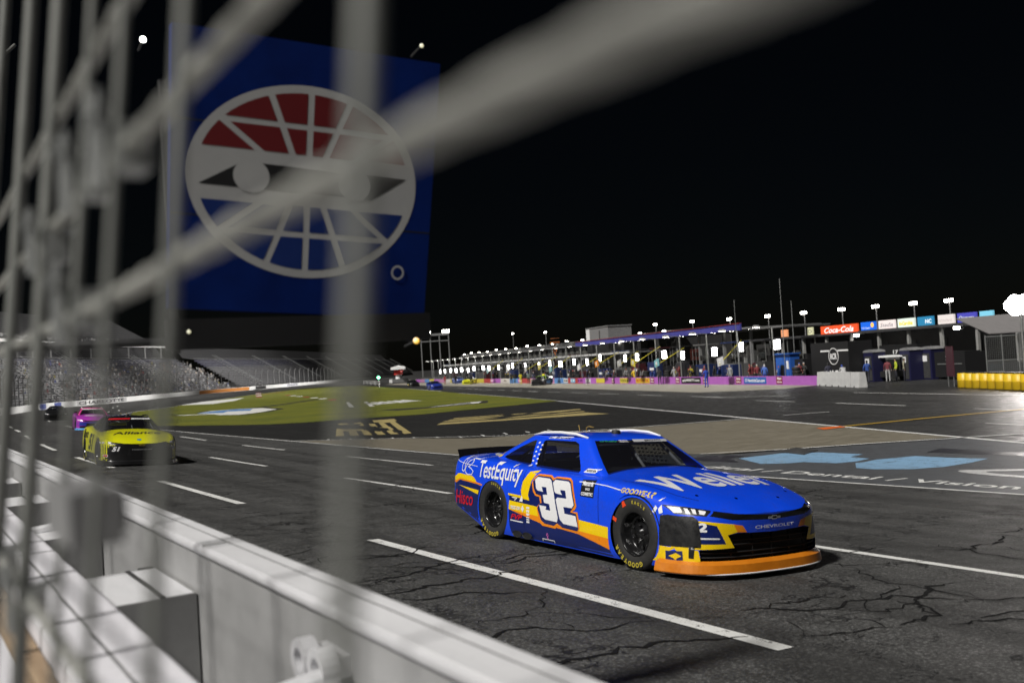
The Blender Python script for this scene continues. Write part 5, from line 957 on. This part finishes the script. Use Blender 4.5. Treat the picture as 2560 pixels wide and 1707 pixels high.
place_car(pc, 9.75, 62, -.08)
kc = make_car('stock_car', P_BLKC, tyre_letters=False); tag(kc, 'black stock car at the back of the line, behind the purple one', 'race car', 'race cars'); D = sub(kc); D('headlight', [[(-.90,.65),(-.66,.62),(-.74,.59),(-.89,.60)],[(.90,.65),(.66,.62),(.74,.59),(.89,.60)]], 'front', V_WHT, 1); place_car(kc, 12.6, 98, -.14)
PC = [(70.4,133,-.30,m_paint('pit blue paint', (.02,.04,.30)),m_paint('pit blue roof', (.02,.03,.16)),'dark blue stock car rolling along pit road beside the grass'),(85.4,170,-.30,P_BLKC,P_BLKC,'black stock car far behind the blue one on pit road'),(95.5,170,-.29,m_paint('pit pale blue', (.05,.09,.32)),m_paint('pit silver roof', (.2,.25,.4)),'blue stock car with pale roof parked at the pit wall'),(89.4,154,-.75,P_YEL,P_BLKC,'yellow and black stock car stopped in its pit stall'),(76.6,111.5,-.9,P_BLKC,m_paint('pit lime', (.20,.35,.03)),'black stock car with lime roof swung into its pit stall')]
for x, y, hd, b, c_, lb in PC:
    o = make_car('stock_car', b, cabin=c_, tyre_letters=False); tag(o, lb, 'race car', 'race cars'); decal('headlight', [[(-.90,.65),(-.66,.62),(-.74,.59),(-.89,.60)],[(.90,.65),(.66,.62),(.74,.59),(.89,.60)]], 'front', V_WHT, 1, o)
    if b is P_BLKC: decal('side_stripe', [[(.4,.5),(2.2,.45),(2.2,.3),(.4,.35)]], 'side', V_YEL, 1, o); decal('side_stripe', [[(-1,.7),(-.4,.72),(-.4,.55),(-1,.5)]], 'side', V_WHT, 1, o)
    place_car(o, x, y, hd, 0, -.946)
# ------------------------------------------------------------------ near wall: energy absorbing barrier, foam blocks, concrete wall, catch fence
WHT_ST = m_worn('white painted steel', (.70,.70,.72), (.30,.29,.28), .36, .45, 5, .1); FOAM = m_noisy('grey foam', (.24,.24,.24), (.30,.30,.30), 4, .8, .15); WHT_C = m_worn('white painted wall top', (.74,.73,.77), (.34,.33,.32), .37, .55, 6, .12)
sb = empty('safety_barrier', (0,0,0)); tag(sb, 'white steel safety barrier with foam blocks along the near edge of the track', 'barrier'); Y0, Y1 = -4., 60.
def rail_box(name, x0, x1, z0, z1, m, parent, y0=Y0, y1=Y1, bev=.018):
    pr = [(x0+bev,z0),(x1-bev,z0),(x1-bev*.3,z0+bev*.3),(x1,z0+bev),(x1,z1-bev),(x1-bev*.3,z1-bev*.3),(x1-bev,z1),(x0+bev,z1),(x0+bev*.3,z1-bev*.3),(x0,z1-bev),(x0,z0+bev),(x0+bev*.3,z0+bev*.3)]
    return MB().prism(pr, y0, y1, fn=lambda a, b, c: (a, c, b)).build(name, m, parent)
SHADED_STEEL = m_noisy('shaded barrier steel', (.36,.36,.36), (.43,.43,.43), 3, .55, .05, .2)  # grey puts the back face's shade into its colour; joint plates reuse it
rail_box('barrier_wall', 1.14, 1.297, .42, 1.425, SHADED_STEEL, sb, bev=.006)
rail_box('top_plate', 1.122, 1.302, 1.395, 1.44, WHT_ST, sb, bev=.016); rail_box('face_plate', 1.2985, 1.3045, .42, 1.4245, WHT_ST, sb, bev=.001)
for y in np.arange(Y0+2.4, 30, 6.0): MB().box((1.215, y, 1.441), (.172,.012,.006)).build('joint_plate', SHADED_STEEL, sb)
MB().box((1.273,(Y0+Y1)/2,1.4415), (.05,Y1-Y0,.006)).build('edge_strip', WHT_ST, sb); MB().box((1.243,(Y0+Y1)/2,1.4405), (.008,Y1-Y0,.003)).build('seam', M['grey'], sb)
for i, y in enumerate(np.arange(.15, 25, 2.4)):
    fb = MB().box((.865, y, .80), (.53,.80,.82)).build('foam_block', FOAM, sb); MB().box((.865, y, 1.2105), (.51,.78,.004)).build('block_cap', WHT_ST, fb)
    for x in (.74, .985): MB().box((x, y, 1.2145), (.022,.80,.006)).build('strap', M['darkgrey'], fb)
    MB().box((1.085, y+.45, 1.0), (.07,.035,.42)).build('bracket', M['darkgrey'], fb)
for y in (2.82, 7.4):
    b = empty('hinge_bracket', (1.06, y, 1.28)); b.parent = sb; b.scale = (1.3,1.3,1.3)
    for dy in (0, .085): MB().lathe([(.028,-.02),(.05,-.02),(.05,.02),(.028,.02),(.028,-.02)], 18, c=(0,dy*1.3,0), axis='X').build('ring', WHT_ST, b)
    MB().box((.05,.05,.0), (.10,.16,.05)).build('plate', WHT_ST, b); MB().tube([(-.3,-.02,-.06),(.02,-.02,-.02)], .03, 10).build('strut', WHT_ST, b)
cw = empty('concrete_wall'); tag(cw, 'white painted concrete wall behind the safety barrier, nearest the camera', 'wall'); rail_box('wall', .355, .60, -.6, 1.44, WHT_C, cw, bev=.012); rail_box('timber_plank', .30, .352, 1.28, 1.375, m_noisy('weathered timber', (.22,.15,.09), (.34,.25,.16), 6, .75, .3, stretch=(6,.6,6)), cw, bev=.006)
for y in np.arange(-1.2, 20, 3.05): MB().box((.4775, y, 1.4405), (.244,.012,.003)).build('joint', M['grey'], cw)
MB().box((.47, 8, 1.4405), (.010, 24, .0025)).build('joint', M['grey'], cw)
tag(MB().box((-3.4, 20, .12), (7.3, 90, .3)).build('walkway', CONC_D), kind='structure')
nf = empty('catch_fence', (.15, 0, 1.4)); tag(nf, 'blurred catch fence of grey posts and wire cables right before the camera', 'fence')
POST = m_noisy('grey fence post', (.16,.165,.155), (.22,.225,.21), 9, .55, .1, .2)
def fx(z): return .15+.10*(z-2.19)
for y, rr in ((.342,.0054),(.642,.0046),(.862,.0042),(1.038,.0042),(1.31,.0085),(1.66,.0095),(2.2,.010),(2.8,.012),(3.3,.014),(4.2,.016),(5.2,.016),(6.5,.016),(8.2,.016),(10.5,.016),(13,.016),(16,.016),(20,.016),(-.3,.0078),(-.9,.0085),(-1.8,.0085)):
    MB().tube([(fx(z)-.15, y, z-1.4) for z in (1.30, 2.2, 3.2, 4.2)]+[(fx(4.2)+.25-.15, y, 5.0-1.4), (fx(4.2)+.8-.15, y, 5.6-1.4)], rr, 14).build('post', POST, nf, True)
CAB = m_noisy('wire rope', (.30,.30,.28), (.44,.44,.41), 9, .5, 0, .4)
def rope(pts, r, n=24, lobes=6, pitch=.055):
    g = MB(); pts = [Vector(p) for p in pts]; vv = []; L = 0
    for i, p in enumerate(pts):
        if i: L += (p-pts[i-1]).length
        t = (pts[min(i+1, len(pts)-1)]-pts[max(i-1, 0)]).normalized(); u = t.cross(Vector((0,0,1))).normalized(); w = t.cross(u)
        for k in range(n):
            a = 2*math.pi*k/n; q = r*(1+.17*math.cos(lobes*(a-2*math.pi*L/(pitch*lobes)))); vv.append(p+q*(math.cos(a)*u+math.sin(a)*w))
    return g.add(vv, [(i*n+k, (i+1)*n+k, (i+1)*n+(k+1) % n, i*n+(k+1) % n) for i in range(len(pts)-1) for k in range(n)])
for z0 in (1.9125, 2.2365, 2.3625, 2.505, 3.4):
    pts = [(fx(z0)-.15+.008, y, z0-1.4+.008*math.exp(-((y-.38)/.4)**2)*(1 if 2.2 < z0 < 2.3 else 0)) for y in np.concatenate([np.arange(-3, -.2, .2), np.arange(-.2, 2.2, .006), np.arange(2.2, 24, .5)])]; rope(pts, .0068).build('cable', CAB, nf, True)
def clamp(y, z):
    c = empty('cable_clamp', (fx(z)-.15, y, z-1.4)); c.parent = nf; c.scale = (.75,.75,.75)
    MB().box((.016,0,0), (.035,.055,.05)).build('saddle', M['steel'], c)
    for dy in (-.02, .02): MB().tube([(-.02,dy,-.045),(-.02,dy,.06)], .006, 8).build('bolt', M['steel'], c); MB().lathe([(0,.03),(.011,.03),(.011,.042),(0,.042)], 6, c=(-.02,dy,0)).build('nut', M['steel'], c)
    MB().tube([(.03,-.02,.02),(.045,0,.03),(.03,.02,.02)], .006, 8).build('u_bolt', M['steel'], c)
for y, z in ((.862,2.3625),(1.038,2.37),(1.31,2.34),(1.038,2.24),(1.66,1.9125),(1.31,1.9125)): clamp(y, z)
MB().box((.0, 1.02, .645), (.045,.16,.05)).build('junction_box', M['grey'], nf); MB().box((.026, 1.02, .645), (.008,.12,.035)).build('box_cover', M['grey'], nf)
# ------------------------------------------------------------------ flag stand with speedway emblem, hung over the track
fs = empty('flag_stand', (0,4.25,0)); tag(fs, 'dark flag stand with blue emblem panel hung over the track behind the fence', 'flag stand')
TL, TR, BR, BL = Vector((1.08,0,3.73)), Vector((2.40,0,3.70)), Vector((2.22,0,2.41)), Vector((1.0,0,2.49))
PNL = m_noisy('sign blue', (.002,.013,.105), (.003,.022,.17), 3, .7, .04); NG(PNL).b.inputs['Specular IOR Level'].default_value = .1
def pq(x, y, d=0.): u, v = (x+1)/2, (1-y)/2; p = (TL*(1-u)+TR*u)*(1-v)+(BL*(1-u)+BR*u)*v; return (p.x, -d, p.z)
g = MB().add([pq(-1,1), pq(1,1), pq(1,-1), pq(-1,-1)]+[pq(-1,1,-.05), pq(1,1,-.05), pq(1,-1,-.05), pq(-1,-1,-.05)], [(0,1,2,3),(7,6,5,4),(0,4,5,1),(1,5,6,2),(2,6,7,3),(3,7,4,0)]); g.build('panel', PNL, fs)
def clip(poly, a, b, c):      # keep a*x+b*y+c >= 0
    out = []
    for i in range(len(poly)):
        p, q = poly[i-1], poly[i]; fp, fq = a*p[0]+b*p[1]+c, a*q[0]+b*q[1]+c
        if (fp >= 0) != (fq >= 0): t = fp/(fp-fq); out.append((p[0]+(q[0]-p[0])*t, p[1]+(q[1]-p[1])*t))
        if fq >= 0: out.append(q)
    return out
def logo(name, poly, m, d):
    if len(poly) < 3: return
    S = [(-.02+x*.875, -.03+y*.71) for x, y in poly]; g = MB(); g.add([pq(x, y, d) for x, y in S], [tuple(t) for t in tessellate_polygon([[Vector((x, y, 0)) for x, y in S]])]); g.build(name, m, fs, fix=False)
EL = [(math.cos(t), math.sin(t)) for t in np.linspace(0, 2*math.pi, 73)[:-1]]; E9 = [(x*.925, y*.915) for x, y in EL]
SW = m_noisy('sign white', (.46,.46,.46), (.52,.52,.51), 3, .5, 0); SRED = mat('sign red', (.16,.012,.015), .5); SBLU = mat('sign deep blue', (.006,.028,.17), .5)
logo('emblem_disc', EL, SW, .0008)
def halfplanes(x0, x1, y0, y1, top):
    """cell between ray x0 (at y=.25) and ray x1; rays fan out"""
    poly = [(x, y) for x, y in E9]; poly = clip(poly, 0, 1, -y0); poly = clip(poly, 0, -1, y1)
    for (xa, sgn) in ((x0, 1), (x1, -1)):
        if xa is None: continue
        k = xa*2.3; # slope dx/dy
        if abs(xa) > .3: k = xa*2.7
        poly = clip(poly, sgn, -sgn*k, sgn*(-xa+k*.25)-.028*math.hypot(1, k))
        if not poly: return []
    return poly
RY = [None, -.40, -.14, 0.0, .14, .40, None]
for sgn, m in ((1, SRED), (-1, SBLU)):
    for a, b in zip(RY, RY[1:]):
        for y0, y1 in ((.27, .53), (.59, 2)):
            c = halfplanes(a, b, y0, y1, sgn > 0)
            if len(c) > 2: logo('emblem_cell', [(x, sgn*y) for x, y in c], m, .0015)
logo('emblem_band', clip(clip([(-.90,-.12),(-.55,.14),(.90,.12),(.58,-.14)], 1, 0, 5), 1, 0, 5), M['black'], .0015)
for x in (-.48, .42): logo('emblem_wheel', [(x+.15*math.cos(t), -.0+.17*math.sin(t)) for t in np.linspace(0, 2*math.pi, 25)[:-1]], SW, .0022)
g = MB(); N_ = 20; c0 = [pq(.74+.055*math.cos(t), -.66+.055*math.sin(t), .004) for t in np.linspace(0, 2*math.pi, N_+1)[:-1]]; c1 = [pq(.74+.04*math.cos(t), -.66+.04*math.sin(t), .004) for t in np.linspace(0, 2*math.pi, N_+1)[:-1]]; g.add(c0+c1, [(i, (i+1) % N_, N_+(i+1) % N_, N_+i) for i in range(N_)]); g.build('trade_mark', SW, fs, fix=False)
for v in (-.34, .33):
    MB().add([pq(-1, v+.006, .0004), pq(1, v+.006, .0004), pq(1, v-.006, .0004), pq(-1, v-.006, .0004)], [(0,1,2,3)]).build('panel_seam', M['black'], fs, fix=False)
MB().box((1.62,.12,2.38), (1.2,.12,.10)).build('floor', M['black'], fs); MB().box((1.62,.02,2.375), (1.26,.06,.13)).build('fascia', M['black'], fs)
for x, y in ((1.05,.1),(2.2,.1)): MB().box((x,y,2.9), (.03,.03,1.2)).build('post', M['darkgrey'], fs)
MB().tube([(1.05,.1,3.45),(2.2,.1,3.45)], .02, 6).build('handrail', M['darkgrey'], fs); MB().tube([(.20,.1,2.35),(1.05,.1,2.35)], .02, 6).build('bracket', M['darkgrey'], fs)
AMB = m_emit('amber lamp', (1,.55,.05), 1.3); WL = m_emit('white lamp', (1,1,.95), 12); WLD = m_emit('dim lamp', (1,.95,.6), .7)
for nm, p, m, r_s in (('amber_lamp', (2.10,-.14,2.30), AMB, .015), ('small_lamp', (1.08,.0,2.385), WLD, .014), ('white_lamp', (1.16,.90,3.95), WL, .016), ('small_lamp', (2.37,.13,3.83), WLD, .011)):
    MB().lathe([(0,-r_s),(r_s*.7,-r_s*.7),(r_s,0),(r_s*.7,r_s*.7),(0,r_s)], 12, c=p).build(nm, m, fs, True); MB().tube([p, (p[0], p[1]+.12, p[2]-.02)], .006, 5).build('lamp_stem', M['darkgrey'], fs)
# ------------------------------------------------------------------ tar sealed cracks in the near track
TAR = mat('crack sealer tar', (.006,.006,.0065), .85, spec=.2); rr_ = random.Random(21)
def crack(x, y, a, L, w, depth=0):
    pts = [(x, y)]; k = 0; a0 = a
    while k < L:
        st = rr_.uniform(.05,.19); a = a0+rr_.gauss(0,.55); a0 += rr_.uniform(-.12,.12)
        x += math.cos(a)*st; y += math.sin(a)*st; pts.append((x, y)); k += st
    n = len(pts); vv = []
    for i, p in enumerate(pts):
        p0, p1 = Vector(pts[max(i-1,0)]), Vector(pts[min(i+1,n-1)]); t = (p1-p0).normalized(); nn = Vector((-t.y, t.x)); ww = w*(.3+.7*min(1, min(i, n-1-i)/3))*rr_.uniform(.5,1.5)
        for s in (1,-1): q = Vector(p)+nn*ww*s/2; vv.append((q.x, q.y, ztrack(q.x, q.y)+.006))
    MB().add(vv, [(2*i, 2*i+1, 2*i+3, 2*i+2) for i in range(n-1)]).build('crack_seal', TAR, track, fix=False)
    if depth < 1:
        for _ in range(rr_.choice((0,1,1,2))): p = rr_.choice(pts); crack(p[0], p[1], rr_.choice((-1,1))*rr_.uniform(.5,1.4), L*rr_.uniform(.25,.6), w*.8, depth+1)
for i in range(110):
    y = 2.5+26*rr_.random()**1.3; x = rr_.uniform(1.6, 13.5); crack(x, y, rr_.choice((0,0,.5,-.5,1.3))+rr_.uniform(-.3,.3), rr_.uniform(.5,2.6), rr_.uniform(.012,.03))
for y, x in ((6.2,2.2),(7.4,2.6),(8.6,2.0),(5.3,3.0),(4.6,6.2),(5.6,5.6),(3.9,8.0),(6.6,9.6),(4.2,10)): crack(x, y, rr_.uniform(-.2,.2), rr_.uniform(1.8,3.4), .034)
